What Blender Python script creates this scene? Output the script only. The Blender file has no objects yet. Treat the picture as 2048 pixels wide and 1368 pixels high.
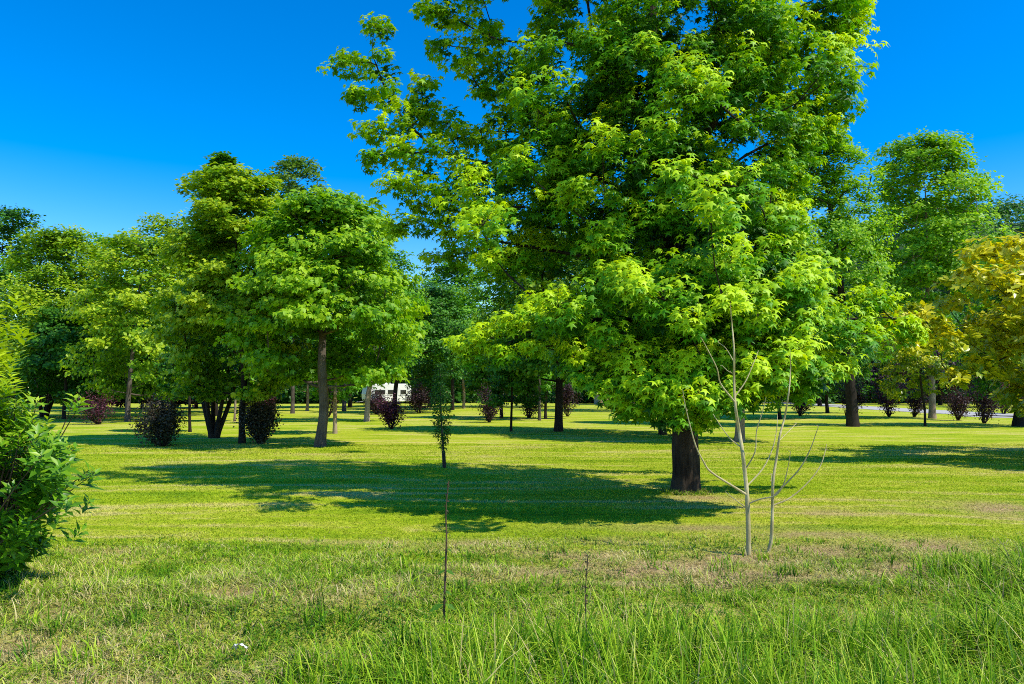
import bpy, math
import numpy as np
from mathutils import Vector

R = np.random.default_rng(11)
scene = bpy.context.scene
COL = scene.collection
PI = math.pi

# ------------------------------------------------------------------ camera model (used to turn photo measurements into places)
CAM_H, F = 1.70, 1490.0
PITCH = math.atan2(98.0, F)
CP, SP = math.cos(PITCH), math.sin(PITCH)

def ray(px, py):
    a, b = (px - 1024.0) / F, (684.0 - py) / F
    return a, CP - b * SP, SP + b * CP

def P(px, py, Y):
    x, y, z = ray(px, py)
    t = Y / y
    return np.array([x * t, Y, CAM_H + z * t])

def G(px, py):
    x, y, z = ray(px, py)
    t = -CAM_H / z
    return np.array([x * t, y * t, 0.0])

# ------------------------------------------------------------------ noise and ground height
_perm = np.random.default_rng(5).random((256, 256))
def vnoise(x, y, s=1.0, off=0.0):
    x = np.asarray(x) * s + 37.3 + off; y = np.asarray(y) * s + 91.7 - off
    xi = np.floor(x).astype(int); yi = np.floor(y).astype(int)
    fx = x - xi; fy = y - yi
    fx = fx * fx * (3 - 2 * fx); fy = fy * fy * (3 - 2 * fy)
    a = _perm[xi % 256, yi % 256]; b = _perm[(xi + 1) % 256, yi % 256]
    c = _perm[xi % 256, (yi + 1) % 256]; d = _perm[(xi + 1) % 256, (yi + 1) % 256]
    return (a * (1 - fx) + b * fx) * (1 - fy) + (c * (1 - fx) + d * fx) * fy
def fbm(x, y, s=1.0, off=0.0, o=4):
    v = 0; a = .5; t = 0
    for k in range(o):
        v = v + a * vnoise(x, y, s * 2 ** k, off + 13.1 * k); t += a; a *= .5
    return v / t
def gz(x, y):
    x = np.asarray(x, float); y = np.asarray(y, float)
    n = (fbm(x, y, .35, 2, 3) - .5) * .10 * np.clip(1.4 - y / 30, 0, 1)
    e = np.clip((6.6 - y) / 2.6, 0, 1)
    drop = -.22 * e * e * (3 - 2 * e)
    rough = (fbm(x, y, 2.2, 7, 3) - .5) * .12 * np.clip((8.6 - y) / 2, 0, 1)
    return n + drop + rough

# ------------------------------------------------------------------ object helpers
def tag(o, label=None, cat=None, group=None, kind=None):
    if label: o['label'] = label
    if cat: o['category'] = cat
    if group: o['group'] = group
    if kind: o['kind'] = kind
    return o
def empty(name, loc, label, cat, group=None):
    o = bpy.data.objects.new(name, None)
    o.location = [float(v) for v in loc]; o.empty_display_size = .2
    COL.objects.link(o)
    return tag(o, label, cat, group)
def mesh_obj(name, V, Fc, mat, parent=None, attrs=None, smooth=False):
    """V (n,3) world coordinates, Fc (m,k) indices; children are stored relative to their parent"""
    V = np.asarray(V, np.float64)
    if parent is not None:
        off = np.array(parent.location); q = parent
        while q.parent is not None:
            q = q.parent; off = off + np.array(q.location)
        V = V - off
    me = bpy.data.meshes.new(name)
    if isinstance(Fc, list):
        me.from_pydata([tuple(v) for v in V], [], [tuple(int(i) for i in f) for f in Fc])
    else:
        n, (m, k) = len(V), Fc.shape
        me.vertices.add(n); me.vertices.foreach_set('co', V.astype(np.float32).ravel())
        me.loops.add(m * k); me.loops.foreach_set('vertex_index', Fc.astype(np.int32).ravel())
        me.polygons.add(m); me.polygons.foreach_set('loop_start', (np.arange(m) * k).astype(np.int32))
        me.update(calc_edges=True)
    for an, av in (attrs or {}).items():
        at = me.attributes.new(an, 'FLOAT', 'POINT'); at.data.foreach_set('value', np.asarray(av, np.float32))
    if smooth:
        me.polygons.foreach_set('use_smooth', np.ones(len(me.polygons), bool))
    me.materials.append(mat); me.update()
    o = bpy.data.objects.new(name, me); COL.objects.link(o)
    if parent is not None: o.parent = parent
    return o

class Geo:
    def __init__(s): s.v = []; s.f = []; s.a = {}; s.n = 0
    def add(s, V, Fc, **at):
        s.v.append(V); s.f.append(Fc + s.n); s.n += len(V)
        for k, x in at.items(): s.a.setdefault(k, []).append(np.broadcast_to(x, (len(V),)))
    def make(s, name, mat, parent=None, smooth=False):
        return mesh_obj(name, np.concatenate(s.v), np.concatenate(s.f), mat, parent, {k: np.concatenate(x) for k, x in s.a.items()}, smooth)

def nrm(a): return a / np.maximum(np.linalg.norm(a, axis=-1, keepdims=True), 1e-9)

# ------------------------------------------------------------------ leaves
def _star():
    v = [(0, .45, .06)]
    for k in range(5):
        at = math.radians(90 + 72 * k); an = at + math.radians(36)
        rt = .62 if k in (0, 1, 4) else .5
        v.append((rt * math.cos(at), .45 + rt * math.sin(at), -.16)); v.append((.23 * math.cos(an), .45 + .23 * math.sin(an), .02))
    f = [(0, 2 if k == 0 else 0, 0, 0) for k in range(0)]
    for k in range(5):
        tip = 1 + 2 * k; nn = 2 + 2 * k; pn = 2 + 2 * ((k - 1) % 5)
        f.append((0, pn, tip, nn))
    return np.array(v), np.array(f)
STAR = _star()
MAPLE = (np.array([(0, 0, 0), (.42, .28, -.05), (.52, .72, -.12), (0, .55, .05), (-.52, .72, -.12), (-.42, .28, -.05), (.2, .72, 0), (0, 1.08, -.14), (-.2, .72, 0)]),
         np.array([(0, 1, 2, 3), (0, 3, 4, 5), (3, 6, 7, 8)]))
OVAL = (np.array([(0, 0, 0), (.33, .5, -.04), (0, 1, -.10), (-.33, .5, -.04)]), np.array([(0, 1, 2, 3)]))
LANCE = (np.array([(0, 0, 0), (.15, .48, .05), (0, 1, -.08), (-.15, .48, .05), (0, .5, 0)]), np.array([(0, 1, 2, 4), (0, 4, 2, 3)]))
BROAD = (np.array([(0, 0, 0), (.22, .52, .06), (0, 1, -.08), (-.22, .52, .06), (0, .52, 0)]), np.array([(0, 1, 2, 4), (0, 4, 2, 3)]))

def put_leaves(geo, tmpl, Pt, tipdir, normal, size, tone, wscale=1.0):
    TV, TF = tmpl; N = len(Pt); k = len(TV)
    n = nrm(normal); d = tipdir - n * (tipdir * n).sum(-1, keepdims=True); d = nrm(d); s = np.cross(d, n)
    size = np.broadcast_to(np.asarray(size, float), (N,))[:, None, None]
    V = Pt[:, None, :] + size * (TV[None, :, 0:1] * wscale * s[:, None] + TV[None, :, 1:2] * d[:, None] + TV[None, :, 2:3] * n[:, None])
    Fc = (TF[None] + (np.arange(N) * k)[:, None, None]).reshape(-1, TF.shape[1])
    geo.add(V.reshape(-1, 3), Fc, tone=np.repeat(np.clip(np.broadcast_to(tone, (N,)), 0, 1), k))

# ------------------------------------------------------------------ tubes
def tube(geo, pts, rad, n=6, rough=0.0, seed=0, cap=True):
    pts = np.asarray(pts, float); rad = np.asarray(rad, float); m = len(pts)
    T = np.gradient(pts, axis=0); T = nrm(T)
    ref = np.array([1.0, 0, 0]) if abs(T[:, 0]).mean() < .75 else np.array([0, 1.0, 0])
    U = nrm(np.cross(T, ref)); W = np.cross(T, U)
    a = np.arange(n) * 2 * PI / n
    rr = np.repeat(rad[:, None], n, 1)
    if rough > 0:
        kk = np.arange(m)
        for j in range(n):
            rr[:, j] *= 1 + rough * (vnoise(kk * .35, np.full(m, j * 1.0), 1.0, seed) - .5) * 2 + rough * .8 * ((j * 7 + seed) % 3 - 1)
    V = pts[:, None] + rr[..., None] * (np.cos(a)[None, :, None] * U[:, None] + np.sin(a)[None, :, None] * W[:, None])
    i = np.arange(m - 1)[:, None] * n; j = np.arange(n)[None]; j2 = (j + 1) % n
    Fc = np.stack([i + j, i + j2, i + n + j2, i + n + j], -1).reshape(-1, 4)
    geo.add(V.reshape(-1, 3), Fc, tone=np.full(m * n, .5))

def curve_pts(pts, k=4):
    """Catmull-Rom through pts"""
    p = np.asarray(pts, float); p = np.vstack([2 * p[0] - p[1], p, 2 * p[-1] - p[-2]])
    out = []
    for i in range(1, len(p) - 2):
        for t in np.arange(k) / k:
            a, b, c, d = p[i - 1], p[i], p[i + 1], p[i + 2]
            out.append(.5 * (2 * b + (c - a) * t + (2 * a - 5 * b + 4 * c - d) * t ** 2 + (3 * b - a - 3 * c + d) * t ** 3))
    out.append(p[-2])
    return np.array(out)

# ------------------------------------------------------------------ materials
def newmat(name):
    m = bpy.data.materials.new(name); m.use_nodes = True
    nt = m.node_tree; nt.nodes.clear()
    return m, nt.nodes, nt.links
def ramp(nd, stops):
    r = nd.new('ShaderNodeValToRGB'); e = r.color_ramp.elements
    while len(e) < len(stops): e.new(.5)
    for x, (p, c) in zip(e, stops): x.position = p; x.color = (*c, 1)
    return r
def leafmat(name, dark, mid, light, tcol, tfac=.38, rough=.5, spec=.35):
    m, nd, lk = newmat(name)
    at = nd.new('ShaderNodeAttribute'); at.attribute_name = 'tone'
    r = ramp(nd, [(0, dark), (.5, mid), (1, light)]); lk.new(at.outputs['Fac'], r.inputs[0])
    p = nd.new('ShaderNodeBsdfPrincipled'); p.inputs['Roughness'].default_value = rough; p.inputs['Specular IOR Level'].default_value = spec
    lk.new(r.outputs[0], p.inputs['Base Color'])
    t = nd.new('ShaderNodeBsdfTranslucent')
    mx = nd.new('ShaderNodeMix'); mx.data_type = 'RGBA'; mx.blend_type = 'MULTIPLY'; mx.inputs[0].default_value = 1
    lk.new(r.outputs[0], mx.inputs[6]); mx.inputs[7].default_value = (*tcol, 1)
    lk.new(mx.outputs[2], t.inputs[0])
    s = nd.new('ShaderNodeMixShader'); s.inputs[0].default_value = tfac
    lk.new(p.outputs[0], s.inputs[1]); lk.new(t.outputs[0], s.inputs[2])
    o = nd.new('ShaderNodeOutputMaterial'); lk.new(s.outputs[0], o.inputs[0])
    return m
def barkmat(name, c1, c2, scale=1.0, bump=.6):
    m, nd, lk = newmat(name)
    tc = nd.new('ShaderNodeNewGeometry'); mp = nd.new('ShaderNodeMapping'); mp.inputs['Scale'].default_value = (22 * scale, 22 * scale, 3.5 * scale)
    lk.new(tc.outputs['Position'], mp.inputs[0])
    n1 = nd.new('ShaderNodeTexNoise'); n1.inputs['Scale'].default_value = 1; n1.inputs['Detail'].default_value = 6; n1.inputs['Roughness'].default_value = .7
    lk.new(mp.outputs[0], n1.inputs[0])
    n2 = nd.new('ShaderNodeTexNoise'); n2.inputs['Scale'].default_value = 2.2 * scale; n2.inputs['Detail'].default_value = 4
    lk.new(tc.outputs['Position'], n2.inputs[0])
    ad = nd.new('ShaderNodeMath'); ad.operation = 'ADD'; lk.new(n1.outputs[0], ad.inputs[0]); lk.new(n2.outputs[0], ad.inputs[1])
    hf = nd.new('ShaderNodeMath'); hf.operation = 'MULTIPLY'; hf.inputs[1].default_value = .5; lk.new(ad.outputs[0], hf.inputs[0])
    r = ramp(nd, [(.36, c1), (.62, c2)]); lk.new(hf.outputs[0], r.inputs[0])
    p = nd.new('ShaderNodeBsdfPrincipled'); p.inputs['Roughness'].default_value = .9; p.inputs['Specular IOR Level'].default_value = .15
    lk.new(r.outputs[0], p.inputs['Base Color'])
    b = nd.new('ShaderNodeBump'); b.inputs['Strength'].default_value = bump; b.inputs['Distance'].default_value = .03
    lk.new(n1.outputs[0], b.inputs['Height']); lk.new(b.outputs[0], p.inputs['Normal'])
    o = nd.new('ShaderNodeOutputMaterial'); lk.new(p.outputs[0], o.inputs[0])
    return m
def plainmat(name, col, rough=.5, var=.12, scale=3.0, spec=.4):
    m, nd, lk = newmat(name)
    tc = nd.new('ShaderNodeNewGeometry'); n1 = nd.new('ShaderNodeTexNoise'); n1.inputs['Scale'].default_value = scale; n1.inputs['Detail'].default_value = 5
    lk.new(tc.outputs['Position'], n1.inputs[0])
    r = ramp(nd, [(.3, tuple(c * (1 - var) for c in col)), (.7, tuple(min(1, c * (1 + var)) for c in col))]); lk.new(n1.outputs[0], r.inputs[0])
    p = nd.new('ShaderNodeBsdfPrincipled'); p.inputs['Roughness'].default_value = rough; p.inputs['Specular IOR Level'].default_value = spec
    lk.new(r.outputs[0], p.inputs['Base Color'])
    o = nd.new('ShaderNodeOutputMaterial'); lk.new(p.outputs[0], o.inputs[0])
    return m

YEL = (1.5, 1.5, .5)
M = {
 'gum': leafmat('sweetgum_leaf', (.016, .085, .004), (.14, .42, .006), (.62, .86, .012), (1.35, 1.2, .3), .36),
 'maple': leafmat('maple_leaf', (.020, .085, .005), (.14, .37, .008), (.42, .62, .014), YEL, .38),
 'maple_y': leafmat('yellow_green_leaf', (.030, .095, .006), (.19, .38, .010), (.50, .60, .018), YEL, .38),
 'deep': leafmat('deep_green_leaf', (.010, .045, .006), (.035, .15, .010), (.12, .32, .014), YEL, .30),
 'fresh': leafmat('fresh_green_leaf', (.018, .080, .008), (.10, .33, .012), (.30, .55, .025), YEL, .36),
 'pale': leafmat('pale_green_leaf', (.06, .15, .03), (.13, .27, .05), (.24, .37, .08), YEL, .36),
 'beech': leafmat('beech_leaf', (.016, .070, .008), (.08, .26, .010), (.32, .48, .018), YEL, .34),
 'magnolia': leafmat('golden_broad_leaf', (.05, .15, .008), (.24, .36, .010), (.78, .70, .016), YEL, .28, .35, .5),
 'lance': leafmat('lance_leaf', (.030, .12, .005), (.15, .35, .008), (.52, .66, .02), YEL, .34, .4, .5),
 'purple': leafmat('purple_leaf', (.03, .010, .018), (.08, .020, .038), (.20, .05, .085), (1.6, .9, .9), .28),
 'purple_dark': leafmat('dark_purple_leaf', (.020, .012, .014), (.05, .024, .030), (.11, .05, .06), (1.4, 1, .9), .25),
 'dusk': leafmat('dusky_leaf', (.018, .024, .010), (.045, .048, .020), (.11, .075, .050), (1.3, 1.1, .8), .25),
 'golden': leafmat('golden_shrub_leaf', (.09, .14, .010), (.20, .26, .015), (.34, .36, .02), YEL, .35),
 'wood': leafmat('far_wood_leaf', (.02, .09, .008), (.06, .21, .012), (.15, .33, .02), YEL, .30),
 'weed': leafmat('weed_leaf', (.05, .16, .010), (.10, .27, .015), (.20, .38, .03), YEL, .38),
 'drybits': leafmat('dry_leaf', (.05, .035, .02), (.11, .075, .04), (.2, .14, .08), (1, 1, 1), .2),
 'bark': barkmat('furrowed_bark', (.012, .008, .006), (.075, .055, .040), 1.0, .9),
 'bark_grey': barkmat('grey_bark', (.045, .036, .030), (.17, .14, .12), .8, .5),
 'bark_pale': barkmat('pale_bark', (.17, .12, .085), (.42, .32, .24), .8, .4),
 'bark_dark': barkmat('dark_bark', (.010, .008, .007), (.050, .038, .030), .8, .5),
 'sapbark': barkmat('smooth_sapling_bark', (.32, .26, .11), (.66, .56, .29), 2.0, .2),
 'twig': barkmat('brown_twig', (.05, .03, .02), (.15, .10, .07), 2.0, .3),
 'weedstem': barkmat('dry_stem', (.06, .035, .022), (.19, .12, .075), 3.0, .3),
}

# ------------------------------------------------------------------ lawn colour, shared by soil and blades
def lawn_nodes(nd, lk):
    g = nd.new('ShaderNodeNewGeometry')
    def noise(scale, detail, rough=.6, mp=(1, 1, 1), dist=0, loc=(0, 0, 0)):
        m = nd.new('ShaderNodeMapping'); m.inputs['Scale'].default_value = mp; m.inputs['Location'].default_value = loc
        lk.new(g.outputs['Position'], m.inputs[0])
        n = nd.new('ShaderNodeTexNoise'); n.inputs['Scale'].default_value = scale; n.inputs['Detail'].default_value = detail; n.inputs['Roughness'].default_value = rough
        n.inputs['Distortion'].default_value = dist
        lk.new(m.outputs[0], n.inputs[0]); return n
    big = noise(.55, 4, .6, (.35, 1.0, 1), .6)
    stripe = noise(1.0, 3, .55, (.15, 1.0, 1), 1.6, (3, 1, 0))
    mid = noise(5.0, 4, .65, (.7, 1.3, 1))
    a = nd.new('ShaderNodeMath'); a.operation = 'MULTIPLY_ADD'; lk.new(stripe.outputs[0], a.inputs[0]); a.inputs[1].default_value = .55
    b = nd.new('ShaderNodeMath'); b.operation = 'MULTIPLY_ADD'; lk.new(big.outputs[0], b.inputs[0]); b.inputs[1].default_value = .35
    c = nd.new('ShaderNodeMath'); c.operation = 'MULTIPLY'; lk.new(mid.outputs[0], c.inputs[0]); c.inputs[1].default_value = .25
    lk.new(c.outputs[0], b.inputs[2]); lk.new(b.outputs[0], a.inputs[2])
    return g, a.outputs[0], noise
LAWN = [(.43, (.23, .37, .008)), (.53, (.43, .54, .014)), (.60, (.58, .60, .05)), (.67, (.74, .63, .19))]

def ground_mat():
    m, nd, lk = newmat('lawn_ground')
    g, v, noise = lawn_nodes(nd, lk)
    r = ramp(nd, LAWN); lk.new(v, r.inputs[0])
    fine = noise(38, 5, .75, (1, .8, 1)); fine2 = noise(11, 4, .7)
    md = nd.new('ShaderNodeMath'); md.operation = 'MULTIPLY'; lk.new(fine.outputs[0], md.inputs[0]); lk.new(fine2.outputs[0], md.inputs[1])
    fr = ramp(nd, [(.12, (.48, .52, .42)), (.27, (.95, .98, .9)), (.42, (1.3, 1.25, 1.2))]); lk.new(md.outputs[0], fr.inputs[0])
    mx = nd.new('ShaderNodeMix'); mx.data_type = 'RGBA'; mx.blend_type = 'MULTIPLY'; mx.inputs[0].default_value = 1
    lk.new(r.outputs[0], mx.inputs[6]); lk.new(fr.outputs[0], mx.inputs[7])
    at = nd.new('ShaderNodeAttribute'); at.attribute_name = 'dry'
    soil = ramp(nd, [(.3, (.12, .075, .03)), (.5, (.50, .34, .15)), (.7, (.80, .58, .30))]); lk.new(fine.outputs[0], soil.inputs[0])
    m2 = nd.new('ShaderNodeMix'); m2.data_type = 'RGBA'; lk.new(at.outputs['Fac'], m2.inputs[0]); lk.new(mx.outputs[2], m2.inputs[6]); lk.new(soil.outputs[0], m2.inputs[7])
    p = nd.new('ShaderNodeBsdfPrincipled'); p.inputs['Roughness'].default_value = .95; p.inputs['Specular IOR Level'].default_value = .1
    lk.new(m2.outputs[2], p.inputs['Base Color'])
    b = nd.new('ShaderNodeBump'); b.inputs['Strength'].default_value = .8; b.inputs['Distance'].default_value = .04
    lk.new(fine.outputs[0], b.inputs['Height']); lk.new(b.outputs[0], p.inputs['Normal'])
    o = nd.new('ShaderNodeOutputMaterial'); lk.new(p.outputs[0], o.inputs[0])
    return m
def blade_mat(name, use_lawn):
    m, nd, lk = newmat(name)
    at = nd.new('ShaderNodeAttribute'); at.attribute_name = 'tone'
    dr = nd.new('ShaderNodeAttribute'); dr.attribute_name = 'dry'
    if use_lawn:
        g, v, noise = lawn_nodes(nd, lk)
        r = ramp(nd, LAWN); lk.new(v, r.inputs[0])
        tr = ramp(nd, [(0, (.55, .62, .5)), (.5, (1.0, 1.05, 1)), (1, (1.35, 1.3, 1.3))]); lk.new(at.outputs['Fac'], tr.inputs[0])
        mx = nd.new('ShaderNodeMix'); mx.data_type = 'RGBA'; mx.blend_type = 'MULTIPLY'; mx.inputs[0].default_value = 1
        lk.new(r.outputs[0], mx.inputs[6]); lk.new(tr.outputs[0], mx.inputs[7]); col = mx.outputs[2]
    else:
        r = ramp(nd, [(0, (.022, .10, .005)), (.40, (.18, .40, .008)), (.75, (.50, .68, .03)), (1, (.78, .82, .14))]); lk.new(at.outputs['Fac'], r.inputs[0]); col = r.outputs[0]
    st = ramp(nd, [(0, (.34, .25, .10)), (.6, (.72, .53, .24)), (1, (.90, .72, .40))]); lk.new(at.outputs['Fac'], st.inputs[0])
    m2 = nd.new('ShaderNodeMix'); m2.data_type = 'RGBA'; lk.new(dr.outputs['Fac'], m2.inputs[0]); lk.new(col, m2.inputs[6]); lk.new(st.outputs[0], m2.inputs[7])
    p = nd.new('ShaderNodeBsdfPrincipled'); p.inputs['Roughness'].default_value = .55; p.inputs['Specular IOR Level'].default_value = .15
    lk.new(m2.outputs[2], p.inputs['Base Color'])
    t = nd.new('ShaderNodeBsdfTranslucent'); lk.new(m2.outputs[2], t.inputs[0])
    s = nd.new('ShaderNodeMixShader'); s.inputs[0].default_value = .28
    lk.new(p.outputs[0], s.inputs[1]); lk.new(t.outputs[0], s.inputs[2])
    o = nd.new('ShaderNodeOutputMaterial'); lk.new(s.outputs[0], o.inputs[0])
    return m

# dry straw patches: (pixel in the photo, radius x, radius y in metres, strength)
DRY = [((1560, 1150), 1.0, .30, .95), ((1760, 1145), .9, .30, .95), ((1100, 1140), .8, .30, .75), ((1350, 1165), .9, .22, .8), ((1395, 996), .55, .32, .8), ((1640, 1075), 1.0, .3, .6), ((1150, 1110), .9, .22, .6), ((60, 1270), .6, .25, .6), ((250, 1320), .5, .2, .6), ((470, 1300), .5, .25, .4), ((470, 1185), .24, .22, 1.1), ((1300, 1135), 1.1, .35, .9), ((1480, 1120), .8, .40, .95), ((1690, 1105), .9, .45, .8), ((1850, 1095), .55, .45, .95),
       ((1990, 1018), .8, .8, .75), ((940, 1092), .75, .35, .6), ((905, 1165), .45, .16, .8), ((1120, 1165), .7, .2, .5), ((1380, 1060), 1.4, .25, .5), ((1700, 1030), 1.1, .35, .45),
       ((100, 1215), .5, .3, .5), ((300, 1240), .7, .3, .35), ((640, 1200), .6, .25, .5), ((1290, 1085), .8, .25, .5), ((240, 1098), .5, .22, .4), ((120, 1340), .3, .2, .7), ((750, 1085), .8, .2, .35)]
def dry(x, y):
    v = np.zeros(np.shape(x))
    for (c, rx, ry, s) in DRY:
        g = G(*c)
        v = np.maximum(v, s * np.exp(-(((x - g[0]) / rx) ** 2 + ((y - g[1]) / ry) ** 2)))
    n = fbm(x, y, 2.6, 4, 4)
    return np.clip(v * (.1 + 2.2 * n), 0, 1)

# ------------------------------------------------------------------ ground sheet
def axis(lo, hi, step, far, grow=1.25):
    a = list(np.arange(lo, hi + 1e-6, step)); s = step
    x = a[-1]
    while x < far: s *= grow; x += s; a.append(x)
    s = step; x = a[0]; pre = []
    while x > -far: s *= grow; x -= s; pre.append(x)
    return np.array(pre[::-1] + a)
gx = axis(-7, 9, .14, 900); gy = axis(2.5, 14, .14, 900)
XX, YY = np.meshgrid(gx, gy, indexing='ij')
V = np.stack([XX, YY, gz(XX, YY)], -1).reshape(-1, 3)
ny = len(gy); ii, jj = np.meshgrid(np.arange(len(gx) - 1), np.arange(ny - 1), indexing='ij')
q = (ii * ny + jj).ravel(); Fq = np.stack([q, q + ny, q + ny + 1, q + 1], -1)
dv = dry(V[:, 0], V[:, 1])
dv = np.where(V[:, 1] < 7.4, np.maximum(dv, .28 * np.clip((7.6 - V[:, 1]) / 1.2, 0, 1)), dv)
o = mesh_obj('ground', V, Fq, ground_mat(), None, {'dry': dv}, True); tag(o, kind='structure')

# ------------------------------------------------------------------ grass
def blades(n_pts, h, w, bend, tone, dryv, name, mat, label, segs=3):
    x, y = n_pts[:, 0], n_pts[:, 1]; N = len(x)
    a = R.random(N) * 2 * PI; ld = np.stack([np.cos(a), np.sin(a), np.zeros(N)], -1)
    fa = a + PI / 2 + (R.random(N) - .5) * 1.6; sd = np.stack([np.cos(fa), np.sin(fa), np.zeros(N)], -1)
    t = np.linspace(0, 1, segs + 1)
    root = np.stack([x, y, gz(x, y) - .01], -1)
    hh = h[:, None]; bb = bend[:, None]
    zz = hh * (t[None] - .45 * bb * t[None] ** 2.2); rr = hh * bb * (.25 * t[None] + .75 * t[None] ** 2)
    C = root[:, None] + rr[..., None] * ld[:, None] + zz[..., None] * np.array([0, 0, 1.0])
    ww = (w[:, None] * np.maximum((1 - t[None]) ** .55, .06))[..., None] * .5 * sd[:, None]
    Vv = np.stack([C - ww, C + ww], 2).reshape(-1, 3)
    k = 2 * (segs + 1)
    base = np.array([[2 * i, 2 * i + 1, 2 * i + 3, 2 * i + 2] for i in range(segs)])
    Fc = (base[None] + (np.arange(N) * k)[:, None, None]).reshape(-1, 4)
    o = mesh_obj(name, Vv, Fc, mat, None, {'tone': np.clip(tone[:, None] + np.repeat(np.linspace(-.30, .18, segs + 1), 2)[None], 0, 1).ravel(), 'dry': np.repeat(np.clip(dryv, 0, 1), k)})  # tone drops towards the root, painting shade between the blades
    return tag(o, label, 'grass', kind='stuff')

def scatter(n, y0, y1, power=1.0, margin=.75):
    """points in the view wedge, denser near the camera for larger power"""
    u = R.random(n)
    e = 2 - power
    y = (y0 ** e + u * (y1 ** e - y0 ** e)) ** (1 / e) if abs(e) > 1e-3 else y0 * (y1 / y0) ** u
    x = (R.random(n) * 2 - 1) * (margin * y + .6)
    return np.stack([x, y], -1)

MB, MT = blade_mat('mown_grass', True), blade_mat('tall_grass', False)
# mown lawn
pt = scatter(300000, 7.2, 24, 1.0)
edge = 8.2 + 1.2 * (fbm(pt[:, 0], pt[:, 1] * 0, .5, 3, 3) - .5)
pt = pt[pt[:, 1] > edge - R.random(len(pt)) * 1.2]; N = len(pt)
n1 = fbm(pt[:, 0], pt[:, 1], 1.4, 9, 3)
dr = dry(pt[:, 0], pt[:, 1])
keep = R.random(N) > dr * .55; pt, n1, dr = pt[keep], n1[keep], dr[keep]; N = len(pt)
h = (.022 + .035 * n1 + .02 * R.random(N)); w = .004 + .0006 * pt[:, 1]
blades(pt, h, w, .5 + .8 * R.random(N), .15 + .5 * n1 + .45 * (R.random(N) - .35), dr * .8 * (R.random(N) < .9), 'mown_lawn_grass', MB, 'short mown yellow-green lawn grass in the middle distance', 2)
# transition and foreground meadow
def lush(x, y):
    right = np.clip((x + 1.7) / 1.6, 0, 1) * np.clip((5.55 + .06 * x - y) / .6, 0, 1)
    right = np.maximum(right, np.clip((x - 3.5) / .9, 0, 1) * np.clip((7.6 - y) / 1.2, 0, 1) * .8)
    return np.clip(right * (.55 + .9 * fbm(x, y, 1.1, 6, 3)), 0, 1)
pt = scatter(190000, 3.4, 9.6, .75)
fade = np.clip((9.5 - pt[:, 1]) / 1.6, 0, 1) * (.35 + 1.1 * fbm(pt[:, 0], pt[:, 1], 1.7, 8, 3))
pt = pt[R.random(len(pt)) < fade]; N = len(pt); x, y = pt.T
lu = lush(x, y); dr = dry(x, y); n1 = fbm(x, y, 1.6, 10, 3); n2 = fbm(x, y, 4, 12, 2)
k = R.random(N) > dr * .35; pt, x, y, lu, dr, n1, n2 = pt[k], x[k], y[k], lu[k], dr[k], n1[k], n2[k]; N = len(x)
h = (.05 + .13 * n1 * R.random(N) + .09 * n2 * R.random(N)) * (1 + 1.3 * lu) * np.clip((10 - y) / 3.0, .3, 1) * (1 - .45 * dr)
dd = np.where(R.random(N) < .05 + .85 * dr + .30 * (1 - lu) * np.clip(n1 * 3 - 1.1, 0, 1), .6 + .4 * R.random(N), dr * .25)
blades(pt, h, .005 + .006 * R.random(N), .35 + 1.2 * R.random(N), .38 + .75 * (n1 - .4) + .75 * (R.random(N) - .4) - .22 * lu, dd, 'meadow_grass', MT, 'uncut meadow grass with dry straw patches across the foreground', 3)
# tall blades in tufts
tc = scatter(5200, 3.5, 8.8, .8); lu = lush(tc[:, 0], tc[:, 1])
keep = R.random(len(tc)) < .11 + lu; tc = tc[keep]; lu = lu[keep]
num = 7 + (R.random(len(tc)) * 15).astype(int); idx = np.repeat(np.arange(len(tc)), num)
pt = tc[idx] + R.normal(0, .055, (len(idx), 2)); N = len(pt); lu = lu[idx]; hb = (.6 + .6 * R.random(len(tc)))[idx]
h = hb * (.17 + .42 * lu) * (.55 + .6 * R.random(N)) * np.clip((10 - pt[:, 1]) / 3, .4, 1)
tt = (R.random(len(tc)))[idx]
blades(pt, h, .007 + .009 * R.random(N), .15 + 1.2 * R.random(N) ** 1.6, -.06 + .62 * tt + .45 * R.random(N), np.where(R.random(N) < .06, .8, 0), 'tall_grass', MT, 'tall arching green grass blades growing along the bottom edge', 5)

a = R.random(1500) * 2 * PI; tb_ = G(1372, 985); rd_ = .20 + np.abs(R.normal(0, .13, 1500)); pt = np.stack([tb_[0] + np.cos(a) * rd_, tb_[1] + np.sin(a) * rd_], -1)
blades(pt, .04 + .09 * R.random(1500), .008 + .005 * R.random(1500), .3 + .8 * R.random(1500), .3 + .4 * R.random(1500), np.where(R.random(1500) < .35, .8, 0), 'trunk_foot_grass', MT, 'unmown grass collar around the foot of the sweetgum trunk', 3)

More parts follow.
